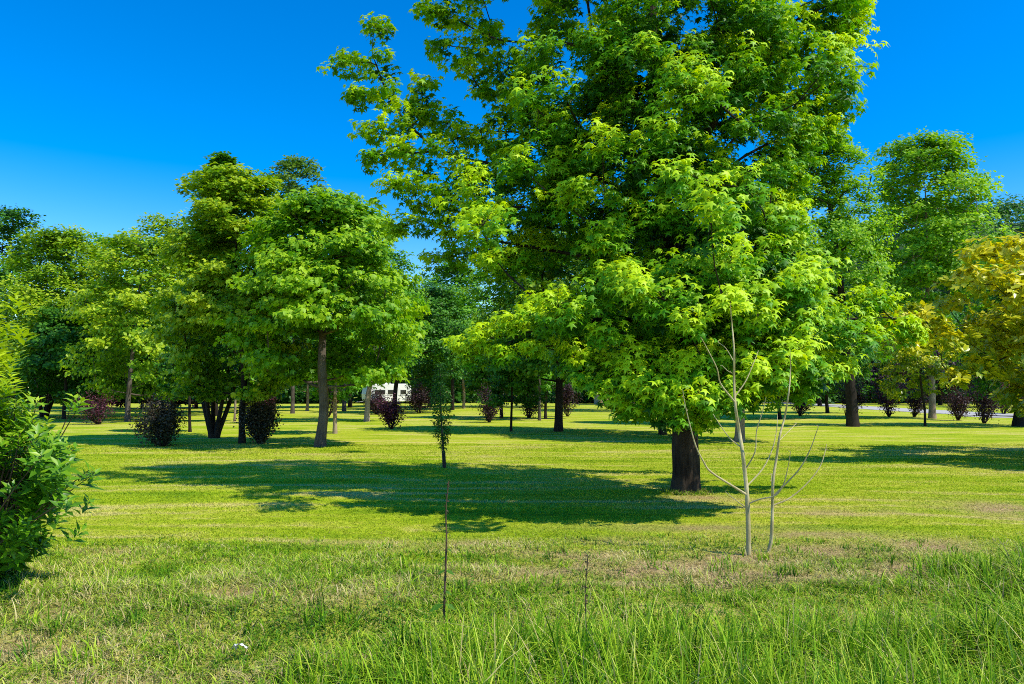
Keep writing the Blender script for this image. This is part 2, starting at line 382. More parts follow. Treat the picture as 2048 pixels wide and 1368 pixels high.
# broad-leaved weeds among the foreground grass
g = Geo(); tc = scatter(1500, 3.5, 7.6, .6)
dens = np.clip(1.1 - np.abs(tc[:, 0] + .9 - .0) / 1.2, 0, 1) * np.clip((6.2 - tc[:, 1]) / 1.0, 0, 1) + .22 * np.clip((6.6 - tc[:, 1]), 0, 1) * np.clip((tc[:, 0] + 1.2), 0, 1) + .25 * np.clip((tc[:, 0] - 2.0), 0, 1) * np.clip(5.6 - tc[:, 1], 0, 1)
tc = tc[R.random(len(tc)) < dens]
for c in tc:
    m = int(6 + R.random() * 10); hh = .08 + .2 * R.random(); s = .018 + .026 * R.random() ** 2
    t = R.random(m) ** .7; a = R.random(m) * 2 * PI
    ax = R.normal(0, .25, 2)
    pp = np.stack([c[0] + ax[0] * hh * t, c[1] + ax[1] * hh * t, gz(c[0], c[1]) + hh * t], -1)
    d = np.stack([np.cos(a), np.sin(a), .3 - .5 * R.random(m)], -1)
    put_leaves(g, BROAD, pp, d, np.stack([.3 * np.cos(a), .3 * np.sin(a), np.ones(m)], -1) + R.normal(0, .25, (m, 3)), s * (1.3 - .5 * t), .25 + .5 * t + .2 * R.random())
o = g.make('meadow_weeds', M['weed']); tag(o, 'low broad-leaved green weeds among the foreground grass', 'weeds', kind='stuff')

# ------------------------------------------------------------------ gravel road
def gravel():
    m, nd, lk = newmat('pale_gravel')
    gm = nd.new('ShaderNodeNewGeometry'); n = nd.new('ShaderNodeTexNoise'); n.inputs['Scale'].default_value = 2.5; n.inputs['Detail'].default_value = 8; lk.new(gm.outputs['Position'], n.inputs[0])
    r = ramp(nd, [(.3, (.42, .39, .34)), (.7, (.62, .58, .52))]); lk.new(n.outputs[0], r.inputs[0])
    p = nd.new('ShaderNodeBsdfPrincipled'); p.inputs['Roughness'].default_value = .95; lk.new(r.outputs[0], p.inputs['Base Color'])
    o = nd.new('ShaderNodeOutputMaterial'); lk.new(p.outputs[0], o.inputs[0]); return m
rp = curve_pts([(70, 33), G(2100, 835)[:2], G(2048, 832)[:2], G(1900, 825)[:2], G(1760, 817)[:2], G(1610, 808)[:2], (38, 120), (30, 160)], 8)
T = nrm(np.gradient(rp, axis=0)); Nn = np.stack([-T[:, 1], T[:, 0]], -1)
wd = 2.6
Vr = np.concatenate([np.concatenate([rp + Nn * wd, np.full((len(rp), 1), .02)], 1), np.concatenate([rp - Nn * wd, np.full((len(rp), 1), .02)], 1)])
k = len(rp); i = np.arange(k - 1)
o = mesh_obj('gravel_road', Vr, np.stack([i, i + 1, i + 1 + k, i + k], -1), gravel()); tag(o, kind='structure')

# ------------------------------------------------------------------ tree skeleton
class Skel:
    def __init__(s, trunk, trad):
        s.p = [np.array(v, float) for v in trunk]; s.par = [-1] + list(range(len(trunk) - 1)); s.nt = len(trunk); s.chains = []
        s.trad = list(trad)
    def attach(s, q, lo=0, up=.6, bow=.10, maxseg=.6, rng=R, last=None):
        A = np.array(s.p[lo:]); d = q - A; L = np.linalg.norm(d, axis=1)
        cost = L + up * np.maximum(0, A[:, 2] - q[2] + .25 * np.hypot(d[:, 0], d[:, 1]))
        i = int(np.argmin(cost)) + lo
        a = s.p[i]; L = np.linalg.norm(q - a); n = max(1, int(L / maxseg) + (1 if L > .25 else 0))
        side = rng.normal(0, 1, 3); ch = [i]
        for k in range(1, n + 1):
            t = k / n
            b = math.sin(PI * t) * bow * L
            pt = a + (q - a) * t + np.array([side[0], side[1], 0]) * b * .5 - np.array([0, 0, 1]) * b * .6
            s.p.append(pt); s.par.append(ch[-1]); ch.append(len(s.p) - 1)
        s.chains.append(ch); return ch[-1]
    def radii(s, tip, expo, cap):
        n = len(s.p); w = np.zeros(n); haschild = np.zeros(n, bool)
        for i in range(n - 1, 0, -1):
            if not haschild[i]: w[i] = max(w[i], 1)
            w[s.par[i]] += 0 if s.par[i] < 0 else w[i]; haschild[s.par[i]] = True
        r = tip * np.maximum(w, 1) ** (1 / expo)
        for i in range(s.nt): r[i] = s.trad[i]
        return np.minimum(r, cap)
def trunk_mesh(name, pts, rad, mat, root, sides=14, flare=.35, rough=.05, seed=1, sub=6):
    pp = curve_pts(pts, sub); rr = np.interp(np.linspace(0, 1, len(pp)), np.linspace(0, 1, len(rad)), rad)
    z = pp[:, 2] - pp[0, 2]; rr = rr * (1 + flare * np.exp(-z / (rad[0] * 1.6)))
    pp[0, 2] -= .08
    g = Geo(); tube(g, pp, rr, sides, rough, seed); return g.make(name, mat, root, True)
def branch_mesh(sk, root, mat, tip, expo, sides=5, name='branches'):
    cap = np.array([.55 * np.interp(p[2], [sk.p[0][2], sk.p[sk.nt - 1][2]], [sk.trad[0], sk.trad[-1]]) + .004 for p in sk.p])
    cap[:sk.nt] = 9
    r = sk.radii(tip, expo, cap); g = Geo()
    core = np.array(sk.p[min(6, sk.nt - 3):sk.nt]); tube(g, core, np.interp(core[:, 2], [sk.p[0][2], sk.p[sk.nt - 1][2]], [sk.trad[0] * .4, sk.trad[-1] * .4]), 5)
    for ch in sk.chains:
        pts = np.array([sk.p[i] for i in ch]); rr = r[ch].copy(); rr[0] = min(rr[0], rr[1] * 1.25); rr[-1] = min(rr[-1], tip * 1.2) if len(ch) > 2 else rr[-1]
        tube(g, pts, rr, sides if rr[0] > tip * 2 else 4)
    return g.make(name, mat, root, True)

def crown_leaves(g, C, axis_pt, per, cs, size, tmpl, tone, up=.9, outw=.6, jit=.6, droop=.35, flat=.6, rng=R):
    """C cluster centres (n,3); leaves spread around each"""
    n = len(C); idx = np.repeat(np.arange(n), per); N = len(idx)
    Pt = C[idx] + rng.normal(0, 1, (N, 3)) * np.array([cs, cs, cs * flat])
    o = Pt - axis_pt; o[:, 2] *= .5; o = nrm(o)
    nn = outw * o + np.array([0, 0, up]) + rng.normal(0, jit, (N, 3))
    a = rng.random(N) * 2 * PI
    d = np.stack([np.cos(a), np.sin(a), np.zeros(N)], -1) + .8 * o - np.array([0, 0, droop])
    tn = np.broadcast_to(tone, (n,))[idx] + .16 * rng.normal(0, 1, N)
    put_leaves(g, tmpl, Pt, d, nn, size * (.7 + .6 * rng.random(N)), tn)

# ------------------------------------------------------------------ generic broadleaf tree
def tree(name, label, cat, base, x0, x1, ytop, ybot, tw, leaf, bark, n_leaf=9000, size=.14, tmpl=OVAL, shape='round', lean=0.0, pads=60, layered=.55, seed=1, stems=1, tone0=.5, group='trees standing on the park lawn', Y=None, padr=.30, branches=True, depth=None, cs=.5):
    rng = np.random.default_rng(seed)
    b = G(*base) if Y is None else P(base[0], base[1], Y)
    b[2] = float(gz(b[0], b[1])); Y = b[1]
    mpp = Y / F
    cx = P((x0 + x1) / 2, 700, Y)[0]; zt = P(0, ytop, Y)[2]; zb = max(P(0, ybot, Y)[2], .25)
    rx = (x1 - x0) / 2 * mpp; ry = depth or rx * (.9 + .2 * rng.random()); H = zt - zb
    pads = int(pads * 1.9); padr *= .80; n_leaf = n_leaf * 1.9
    root = empty(name, b, label, cat, group)
    prof = {'round': lambda t: np.sin(PI * np.clip(t * .80 + .14, 0, 1)) ** .5,
            'cone': lambda t: np.clip(1.06 - t, 0, 1) ** .75 * np.clip(.55 + 3 * t, 0, 1),
            'egg': lambda t: np.sin(PI * np.clip(t, .03, .985) ** .8) ** .65,
            'column': lambda t: np.clip(1.02 - t ** 2.5, 0, 1) ** .6 * np.clip(.6 + 2 * t, 0, 1),
            'vase': lambda t: np.clip(.25 + 1.1 * t, 0, 1) * np.clip((1.02 - t) * 4, 0, 1) ** .5}[shape]
    # trunk leading into the crown
    ttop = np.array([cx, Y, zb + H * .78]); rad = tw / 2 * mpp
    lv = np.array([lean, 0, 0])
    tp = [b, b + (np.array([b[0], Y, zb + .1 * H]) - b) * .5 + lv * .5, np.array([b[0] * .85 + cx * .15, Y, zb + .12 * H]) + lv, np.array([(b[0] + cx) / 2, Y + rng.normal(0, .1), zb + .45 * H]), ttop]
    tp = [v + np.array([rng.normal(0, .12 * rad * 3), 0, 0]) * (0 < q_ < 4) for q_, v in enumerate(tp)]
    tr = [rad, rad * .92, rad * .82, rad * .5, rad * .15]
    sides = 12 if tw > 14 else 8
    if stems == 1:
        trunk_mesh('trunk', tp, tr, M[bark], root, sides, .3, .06, seed)
    else:
        for s in range(stems):
            a = 2 * PI * s / stems + rng.random()
            off = np.array([math.cos(a), math.sin(a) * .5, 0])
            end = np.array([cx, Y, zb + .5 * H]) + off * rx * .5
            mid = b + (end - b) * .45 + off * rx * .05
            trunk_mesh('trunk', [b + off * rad * .6, mid, end], [rad * .7, rad * .5, rad * .2], M[bark], root, 8, .2, .06, seed + s)
    sk = Skel(curve_pts(tp, 4), np.interp(np.linspace(0, 1, 17), np.linspace(0, 1, 5), tr))
    # pads of foliage
    t = (np.arange(pads) + rng.random(pads)) / pads; t = t ** .9
    ang = np.arange(pads) * 2.39996 + rng.random(pads) * 1.2
    if shape == 'round' or shape == 'egg':
        lowf = (t < .30) & (np.sin(ang) < .2) & (np.abs(np.cos(ang)) < .62); t = np.where(lowf, t + .28, t)
    u = np.where(t < .25, .80 + .2 * rng.random(pads), np.sqrt(.10 + .90 * rng.random(pads) ** .8)); lump = .90 + .30 * rng.random(pads)
    rr = prof(t) * u * lump
    pr = padr * min(rx, H * .6) * (.75 + .55 * rng.random(pads))
    cen = np.stack([cx + np.cos(ang) * np.maximum(rr * rx - .38 * pr, 0), Y + np.sin(ang) * np.maximum(rr * ry - .38 * pr, 0), zb + t * H], -1)
    cen[:, 2] = np.clip(cen[:, 2], zb + pr * .35, zt - pr * layered * .75)
    if branches:
        order = np.argsort(np.hypot(cen[:, 0] - cx, cen[:, 1] - Y))
        for q_ in order: sk.attach(cen[q_], lo=6, up=.6, bow=.08, maxseg=max(.6, H * .12), rng=rng)
        branch_mesh(sk, root, M[bark], rad * .10, 2.3, 5)
    ncl = max(6, int(n_leaf / pads / 9)); per = 9
    idx = np.repeat(np.arange(pads), ncl); nc = len(idx)
    dv = nrm(rng.normal(0, 1, (nc, 3))); dv[:, 2] = np.where(dv[:, 2] < -.3, -dv[:, 2] * .6, dv[:, 2]); dv = nrm(dv)
    sh = np.where(rng.random(nc) < .22, .8 + .45 * rng.random(nc), rng.random(nc) ** .45)
    C = cen[idx] + dv * (sh * pr[idx])[:, None] * np.array([1, 1, layered])
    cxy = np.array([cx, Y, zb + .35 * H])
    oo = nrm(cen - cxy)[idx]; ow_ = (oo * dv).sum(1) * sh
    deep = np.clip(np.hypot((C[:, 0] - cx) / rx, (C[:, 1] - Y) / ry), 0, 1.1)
    tone = tone0 + .24 * (rng.random(pads) - .5)[idx] + .20 * (dv[:, 2] * sh) + .16 * ow_ + .42 * (deep - .72) + .12 * (C[:, 2] - zb) / H  # inner crown shade painted into tone; outer and upper leaves lightened
    g = Geo()
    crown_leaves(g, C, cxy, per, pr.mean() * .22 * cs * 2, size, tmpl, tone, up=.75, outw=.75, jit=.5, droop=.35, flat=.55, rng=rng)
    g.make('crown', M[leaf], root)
    return root

# ------------------------------------------------------------------ vase-shaped shrubs
def shrub(name, label, base, x0, x1, ytop, leaf, n=2600, size=.075, seed=1, group='purple-leaved shrubs dotted over the lawn', cat='shrub', stems=14, waist=.35, low=.18):
    rng = np.random.default_rng(seed); b = G(*base); b[2] = float(gz(b[0], b[1])); Y = b[1]; mpp = Y / F
    H = P(0, ytop, Y)[2]; rx = (x1 - x0) / 2 * mpp; cx = P((x0 + x1) / 2, 700, Y)[0]
    root = empty(name, b, label, cat, group); gs = Geo(); gl = Geo()
    skew = rng.normal(0, 1); hump = rng.random(); tips = []
    for s in range(stems):
        a = s * 2.4 + rng.random(); rr = math.sqrt((s + .5) / stems)
        rr *= .62 + .5 * rng.random()
        end = np.array([cx + rx * .12 * skew + math.cos(a) * rx * .95 * rr, Y + math.sin(a) * rx * .95 * rr, H * (1.0 - (.22 + .2 * hump) * rr * rr - .24 * rng.random())])
        mid = b + np.array([(end[0] - b[0]) * .55, (end[1] - b[1]) * .55, end[2] * .42])
        pp = curve_pts([b + np.array([math.cos(a), math.sin(a), 0]) * .05, mid, end], 5)
        tube(gs, pp, np.linspace(.025, .006, len(pp)), 5); tips.append(pp)
        for k in range(3):
            st = pp[5 + int(rng.random() * 4)]; e2 = st + np.array([rng.normal(0, rx * .25), rng.normal(0, rx * .25), H * (.10 + .18 * rng.random())])
            p2 = curve_pts([st, (st + e2) / 2 + rng.normal(0, .03, 3), e2], 3); tube(gs, p2, np.linspace(.012, .004, len(p2)), 4); tips.append(p2)
    allp = np.concatenate([np.repeat(p_[len(p_) // 3:], 2, 0) if len(p_) > 8 else p_ for p_ in tips]); allp = allp[allp[:, 2] > H * low]
    per = max(3, int(n / len(allp)))
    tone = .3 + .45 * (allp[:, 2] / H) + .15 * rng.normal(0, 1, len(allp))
    crown_leaves(gl, allp, np.array([cx, Y, H * .3]), per, rx * .16, size, OVAL, tone, up=.5, outw=.6, jit=.6, droop=0, flat=1.1, rng=rng)
    gs.make('stems', M['bark_dark'], root, True); gl.make('foliage', M[leaf], root)
    return root

# ================================================================== THE BIG SWEETGUM
def sweetgum():
    rng = np.random.default_rng(3)
    b = G(1372, 985); Y = b[1]; b[2] = float(gz(b[0], b[1]))
    root = empty('sweetgum_tree', b, 'big sweetgum with bright star-shaped leaves and furrowed dark trunk, tallest tree in the photo', 'tree', 'trees standing on the park lawn')
    tp = [b, P(1371, 900, Y), P(1368, 800, Y + .05), P(1358, 650, Y + .1), P(1340, 480, Y + .05), P(1316, 300, Y), P(1305, 100, Y), P(1300, -150, Y), P(1296, -420, Y), P(1294, -620, Y)]
    tr = [.225, .215, .20, .175, .15, .12, .09, .065, .04, .02]
    pp = curve_pts(tp, 10); rr = np.interp(np.linspace(0, 1, len(pp)), np.linspace(0, 1, len(tr)), tr)
    z = pp[:, 2] - b[2]; rr *= 1 + .16 * np.exp(-z / .13); pp[0, 2] -= .1
    g = Geo(); tube(g, pp, rr, 30, .055, 4); g.make('trunk', M['bark'], root, True)
    sk = Skel(curve_pts(tp, 4), np.interp(np.linspace(0, 1, 37), np.linspace(0, 1, 10), tr))
    # authored foliage pads: (px, py, radius px, depth offset m)
    A = [(750, 55, 26, .2), (690, 120, 30, 0), (742, 125, 38, .1), (772, 185, 38, 0), (715, 185, 30, -.2), (845, 165, 20, .3), (832, 205, 24, .2), (745, 250, 34, -.4), (800, 240, 40, -.1), (738, 312, 22, -.5), (790, 300, 40, -.4),
         (850, 230, 36, .2), (895, 245, 40, .4), (850, 305, 48, -.3), (800, 370, 42, -.7), (862, 375, 52, -.6), (920, 330, 50, -.3), (915, 275, 36, .2), (965, 275, 36, .4), (1015, 285, 46, .2),
         (795, 455, 24, -.2), (850, 440, 38, -.5), (905, 400, 48, -.8), (905, 455, 40, -.4), (960, 425, 55, -.9), (870, 525, 25, .3), (912, 510, 36, 0), (955, 490, 46, -.5), (990, 350, 46, -.5), (1000, 545, 46, -.4),
         (865, 25, 32, .8), (915, 40, 46, 1.0), (872, 85, 22, .9), (935, 95, 46, .8), (985, 60, 36, 1.2), (995, 130, 44, .7), (938, 140, 28, .6), (1005, 185, 38, .6), (965, 182, 24, .5), (1050, 130, 48, .9), (1000, 228, 28, .6), (1055, 210, 50, .7), (960, -20, 50, 1.2), (890, -35, 40, .8), (1090, 60, 40, .6), (1110, 5, 44, .5),
         (918, 685, 26, -1.9), (965, 665, 34, -1.9), (1018, 645, 36, -2.0), (1070, 625, 38, -1.9), (1112, 640, 32, -1.8), (1000, 700, 30, -2.0), (1060, 690, 26, -2.0), (1120, 690, 24, -1.8), (945, 710, 22, -1.8), (1150, 650, 28, -1.5), (1085, 605, 24, -1.8),
         (1695, 620, 42, -.6), (1755, 610, 40, -.5), (1735, 670, 42, -.8), (1800, 640, 34, -.5), (1660, 690, 46, -1.0), (1685, 742, 20, -1.2), (1825, 665, 22, -.4), (1640, 640, 46, -.8),
         (1340, 872, 22, -.5), (1382, 862, 22, -.5), (1300, 815, 40, -1.2), (1230, 780, 36, -1.3), (1180, 760, 32, -1.4), (1350, 800, 44, -1.3), (1410, 790, 46, -1.3), (1250, 815, 30, -1.1), (1400, 835, 26, -.9), (1450, 760, 46, -1.5), (1270, 740, 44, -1.8), (1340, 730, 48, -1.9), (1400, 710, 46, -2.0), (1210, 660, 34, -1.9), (1280, 580, 40, -2.3), (1270, 570, 30, -2.3), (1380, 640, 40, -2.4),
         (1500, 700, 50, -1.7), (1560, 720, 50, -1.6), (1610, 740, 42, -1.5), (1530, 770, 42, -1.3), (1600, 775, 30, -1.2), (1470, 785, 36, -1.0), (1590, 640, 52, -1.8), (1520, 640, 52, -2.1), (1450, 600, 48, -2.4), (1560, 560, 50, -2.0), (1500, 540, 50, -2.3), (1620, 570, 44, -1.6), (1440, 540, 46, -2.4), (1350, 530, 44, -2.4),
         (1715, 15, 28, .2), (1690, 60, 34, 0), (1660, 20, 46, 0), (1650, 110, 44, 0), (1670, 165, 30, .1), (1610, 80, 50, -.5), (1600, 160, 50, -.6), (1640, 215, 44, -.2), (1655, 265, 36, 0), (1600, 250, 48, -.8), (1690, -50, 46, .2), (1740, -90, 40, .3), (1560, 300, 46, -1.0), (1590, 360, 40, -.9), (1540, 420, 46, -1.4), (1585, 430, 34, -1.0), (1570, 490, 46, -1.5),
         (1090, 590, 42, .5), (1150, 700, 30, .4), (1030, 500, 46, -.4)]
    A = [(px, py, r * (.85 if d < -.8 else 1), d - (1.2 if (py > 560 and px > 1160 and d < -.8) else .3 if (py > 560 and px < 1160) else 0)) for (px, py, r, d) in A]
    pads = [np.append(P(px, py, Y + d), r / F * (Y + d)) for (px, py, r, d) in A]
    # the mass of the crown
    prof_z = np.array([2.0, 3.2, 4.5, 6.0, 7.5, 9.0, 10.5, 11.6, 12.4]); prof_r = np.array([2.5, 3.1, 3.15, 3.0, 2.8, 2.5, 2.0, 1.3, .5])
    k = 0
    while k < 230:
        zz = 2.0 + 10.4 * rng.random(); rmax = np.interp(zz, prof_z, prof_r)
        a = rng.random() * 2 * PI; rad = rmax * math.sqrt(rng.random())
        if rng.random() > .35 + .65 * rmax / 3.05: continue
        axx = np.interp(zz, [0, 3.5, 8, 13], [b[0], b[0] + .05, b[0] - .35, b[0] - .5])
        q_ = np.array([axx + math.cos(a) * rad * ((.60 if 3.4 < zz < 6.8 else .84) if math.cos(a) > 0 else .98), Y + math.sin(a) * rad * (.72 if (math.sin(a) < 0 and zz > 4.2) else 1), zz, .28 + .16 * rng.random()])
        # keep the trunk foot and the sky gaps of the photo open
        if zz < 2.3 and rad > 1.6: continue
        pads.append(q_); k += 1
    poly = np.array([(1060, 100), (1700, -60), (1690, 170), (1655, 290), (1580, 330), (1570, 480), (1620, 620), (1600, 740), (1400, 820), (1210, 770), (1170, 680), (1050, 600), (940, 500), (930, 340), (1000, 250)], float)
    def inside(x, y):
        c_ = False; j_ = len(poly) - 1
        for i_ in range(len(poly)):
            if (poly[i_, 1] > y) != (poly[j_, 1] > y) and x < (poly[j_, 0] - poly[i_, 0]) * (y - poly[i_, 1]) / (poly[j_, 1] - poly[i_, 1]) + poly[i_, 0]: c_ = not c_
            j_ = i_
        return c_
    k = 0
    while k < 170:
        px, py = 920 + 800 * rng.random(), -60 + 880 * rng.random()
        if not inside(px, py): continue
        pads.append(np.append(P(px, py, Y + rng.normal(-.7, 1.4)), .26 + .14 * rng.random())); k += 1
    poly = np.array([(1200, 520), (1640, 500), (1705, 640), (1680, 715), (1590, 790), (1450, 800), (1330, 815), (1240, 790), (1150, 735), (1190, 640)], float)
    k = 0
    while k < 62:
        px, py = 1150 + 560 * rng.random(), 500 + 350 * rng.random()
        if not inside(px, py): continue
        pads.append(np.append(P(px, py, Y - 1.5 - 1.9 * rng.random()), .24 + .12 * rng.random())); k += 1
    # scaffold limbs seen in the photo
    limbs = [[P(1350, 560, Y), P(1385, 410, Y - .5), P(1392, 320, Y - .7), P(1440, 225, Y - .8), P(1505, 130, Y - .8), P(1565, 25, Y - .7)],
             [P(1392, 400, Y - .4), P(1440, 365, Y - .9), P(1475, 322, Y - 1.1), P(1550, 280, Y - 1.0)],
             [P(1312, 260, Y), P(1222, 165, Y - .8), P(1185, 60, Y - 1.0), P(1170, -40, Y - 1.0)],
             [P(1330, 430, Y), P(1180, 350, Y - .2), P(1000, 330, Y - .2), P(880, 300, Y - .1), P(790, 215, Y), P(745, 110, Y + .1)],
             [P(1320, 330, Y), P(1180, 275, Y + .4), P(1050, 265, Y + .5), P(960, 262, Y + .4)],
             [P(1310, 180, Y), P(1150, 90, Y + .6), P(1000, 80, Y + .9), P(900, 30, Y + 1.0)],
             [P(1345, 560, Y), P(1200, 520, Y - .4), P(1040, 490, Y - .5), P(900, 470, Y - .3)],
             [P(1365, 740, Y), P(1260, 640, Y - .9), P(1120, 655, Y - 1.7), P(960, 680, Y - 1.9)],
             [P(1365, 720, Y), P(1480, 640, Y - .9), P(1620, 640, Y - 1.0), P(1780, 635, Y - .6)],
             [P(1368, 760, Y), P(1340, 760, Y - .9), P(1320, 780, Y - 1.3)]]
    for L in limbs:
        c = curve_pts(L, 5)
        d = [np.linalg.norm(np.array(sk.p[:sk.nt]) - c[0], axis=1).argmin()]; ch = [int(d[0])]
        for v in c[1:]:
            sk.p.append(v); sk.par.append(ch[-1]); ch.append(len(sk.p) - 1)
        sk.chains.append(ch)
    pads = np.array(pads)
    order = np.argsort(np.hypot(pads[:, 0] - b[0], pads[:, 1] - Y))
    for i_ in order: sk.attach(pads[i_, :3], lo=6, up=.5, bow=.07, maxseg=.4, rng=rng)
    # clusters: short drooping shoots around each pad
    C = []; tone = []
    nA = len(A)
    for i_, (x, y, z, r) in enumerate(pads):
        n = int(9 + 100 * r * r) if i_ < nA else int(8 + 90 * r * r)
        dv = nrm(rng.normal(0, 1, (n, 3))); sh = np.where(rng.random(n) < .25, .75 + .75 * rng.random(n), rng.random(n) ** .5)
        c = np.array([x, y, z]) + dv * (sh * r)[:, None] * np.array([1, 1, .85])
        C.append(c); ax_ = np.array([np.interp(z, [0, 3.5, 8, 13], [b[0], b[0] + .05, b[0] - .35, b[0] - .5]), Y])
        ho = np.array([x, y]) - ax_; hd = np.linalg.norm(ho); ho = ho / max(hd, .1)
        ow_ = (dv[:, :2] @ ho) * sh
        tone.append(.36 + .20 * (rng.random() - .5) + .24 * dv[:, 2] * sh + .15 * ow_ + .24 * (rng.random(n) ** 2) + .22 * np.clip(hd / 2.6 - .75, -.75, .6) + (.10 if (i_ < nA and A[i_][3] < -.8) else 0))  # tone paints crown light and shade: dark inside, lighter outside, on top, in front
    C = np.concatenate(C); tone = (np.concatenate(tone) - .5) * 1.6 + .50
    near = np.array(sk.p)
    for i_ in range(0, len(C), 2):
        dd = np.linalg.norm(near - C[i_], axis=1); j = int(dd.argmin())
        if dd[j] < 1.2:
            sk.p.append(C[i_]); sk.par.append(j); sk.chains.append([j, len(sk.p) - 1])
    branch_mesh(sk, root, M['bark_dark'], .0030, 2.15, 6)
    g = Geo(); n = len(C); per = 12; idx = np.repeat(np.arange(n), per); N = len(idx)
    axp = np.array([b[0], Y, 0]); o = C - axp; o[:, 2] = 0; o = nrm(o)
    # leaves radiate from the shoot tip, hanging outwards
    a = rng.random(N) * 2 * PI
    rad = np.stack([np.cos(a), np.sin(a), np.zeros(N)], -1); k_ = rng.random(N)
    Pt = C[idx] + rad * (.03 + .07 * rng.random(N))[:, None] + np.array([0, 0, 1.0]) * ((.5 - k_) * .13)[:, None] + o[idx] * ((.5 - k_) * .10)[:, None]
    d = rad * .9 + o[idx] * .35 - np.array([0, 0, 1.0]) * (.35 + .75 * k_)[:, None] + rng.normal(0, .2, (N, 3))
    nn = rad * .55 + np.array([0, 0, .9]) + o[idx] * .45 + rng.normal(0, .28, (N, 3))
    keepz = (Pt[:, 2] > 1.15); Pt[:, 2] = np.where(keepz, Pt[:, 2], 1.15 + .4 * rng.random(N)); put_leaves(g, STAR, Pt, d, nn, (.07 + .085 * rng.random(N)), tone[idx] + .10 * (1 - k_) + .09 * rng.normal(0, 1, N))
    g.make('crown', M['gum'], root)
    print('sweetgum leaves', N)
sweetgum()

# ================================================================== OTHER TREES
T = tree
T('maple_tree', 'maple with spreading layered crown, stubby pruned limbs and straight grey trunk left of centre', 'tree', (640, 893), 480, 822, 402, 772, 21, 'maple', 'bark_grey', 17000, .15, MAPLE, 'round', pads=85, layered=.5, seed=21, padr=.27)
T('maple_tree', 'yellow-green maple behind the dark shrub, its dark trunk left of the grey-trunked maple', 'tree', (484, 886), 332, 600, 350, 800, 14, 'maple_y', 'bark_dark', 18000, .14, MAPLE, 'round', pads=90, layered=.5, seed=22, padr=.27)
T('vase_tree', 'dark shaded tree with upswept vase-like limbs, left of the yellow-green maple trunk', 'tree', (428, 876), 330, 545, 590, 805, 15, 'deep', 'bark_dark', 5000, .12, OVAL, 'vase', pads=40, seed=23, stems=5)
T('lime_tree', 'yellow-green tree with pale trunk foot beside the purple shrub on the left', 'tree', (255, 843), 160, 395, 478, 800, 11, 'maple_y', 'bark_grey', 12000, .22, OVAL, 'round', pads=75, seed=24, layered=.5)
T('hornbeam_tree', 'dense green low-branching tree with yellowish top behind the left bush', 'tree', (88, 834), 2, 222, 464, 812, 11, 'maple_y', 'bark_dark', 20000, .21, OVAL, 'round', pads=95, seed=25, stems=4, layered=.75, tone0=.36)
T('oak_tree', 'dark blue-green tree rising at the far left edge against the sky', 'tree', (18, 815), -110, 100, 420, 720, 10, 'deep', 'bark_dark', 9000, .36, OVAL, 'round', pads=60, seed=26, tone0=.45)
T('columnar_tree', 'tall dark pointed tree whose top rises behind the yellow-green maple', 'tree', (432, 832), 360, 515, 312, 700, 9, 'deep', 'bark_dark', 13000, .26, OVAL, 'cone', pads=80, seed=27, tone0=.6, layered=1.1, padr=.3)
T('plane_tree', 'pale airy tree top showing behind the maples against the sky', 'tree', (585, 827), 512, 662, 318, 720, 8, 'pale', 'bark_grey', 8500, .26, OVAL, 'round', pads=65, seed=28, layered=.8)
T('plane_tree', 'narrow pale tree top peeping above the right shoulder of the maple', 'tree', (688, 823), 640, 735, 402, 720, 8, 'pale', 'bark_grey', 3800, .28, OVAL, 'egg', pads=40, seed=29, layered=.8)
T('young_tree', 'small tree with slim pale mottled trunk just right of the maple trunk', 'tree', (670, 867), 605, 735, 635, 800, 9, 'fresh', 'bark_pale', 5000, .13, OVAL, 'egg', pads=45, seed=30)
T('leaning_tree', 'tree with a pale bare trunk leaning to the right beside the purple shrub', 'tree', (733, 843), 668, 850, 500, 752, 11, 'fresh', 'bark_pale', 11000, .17, OVAL, 'round', lean=.30, pads=70, seed=31)
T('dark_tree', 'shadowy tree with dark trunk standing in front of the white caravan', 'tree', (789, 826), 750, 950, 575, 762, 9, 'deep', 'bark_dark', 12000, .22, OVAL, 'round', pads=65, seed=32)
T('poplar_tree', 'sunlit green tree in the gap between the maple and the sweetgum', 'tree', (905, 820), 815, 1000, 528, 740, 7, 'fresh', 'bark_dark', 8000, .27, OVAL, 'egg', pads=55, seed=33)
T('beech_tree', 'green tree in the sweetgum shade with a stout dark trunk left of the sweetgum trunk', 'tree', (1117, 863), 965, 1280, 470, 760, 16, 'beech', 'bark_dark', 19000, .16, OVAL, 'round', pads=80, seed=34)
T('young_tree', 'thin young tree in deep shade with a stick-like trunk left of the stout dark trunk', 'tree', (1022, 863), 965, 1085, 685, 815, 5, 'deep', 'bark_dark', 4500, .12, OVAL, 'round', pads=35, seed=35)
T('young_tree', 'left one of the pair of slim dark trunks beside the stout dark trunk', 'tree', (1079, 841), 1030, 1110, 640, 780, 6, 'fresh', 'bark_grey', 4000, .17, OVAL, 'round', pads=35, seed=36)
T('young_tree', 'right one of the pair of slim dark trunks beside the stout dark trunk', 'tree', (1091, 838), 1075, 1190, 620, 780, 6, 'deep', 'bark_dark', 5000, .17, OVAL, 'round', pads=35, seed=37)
T('park_tree', 'tree hidden behind the sweetgum, short trunk seen behind the bare saplings', 'tree', (1479, 883), 1330, 1640, 390, 800, 18, 'beech', 'bark_pale', 20000, .15, OVAL, 'round', pads=75, seed=38)
T('tall_tree', 'tall fine-leaved tree with thick dark trunk right of the sweetgum foliage', 'tree', (1706, 853), 1540, 1775, 245, 735, 20, 'maple', 'bark_dark', 24000, .155, OVAL, 'egg', pads=120, seed=39, layered=.8, padr=.26)
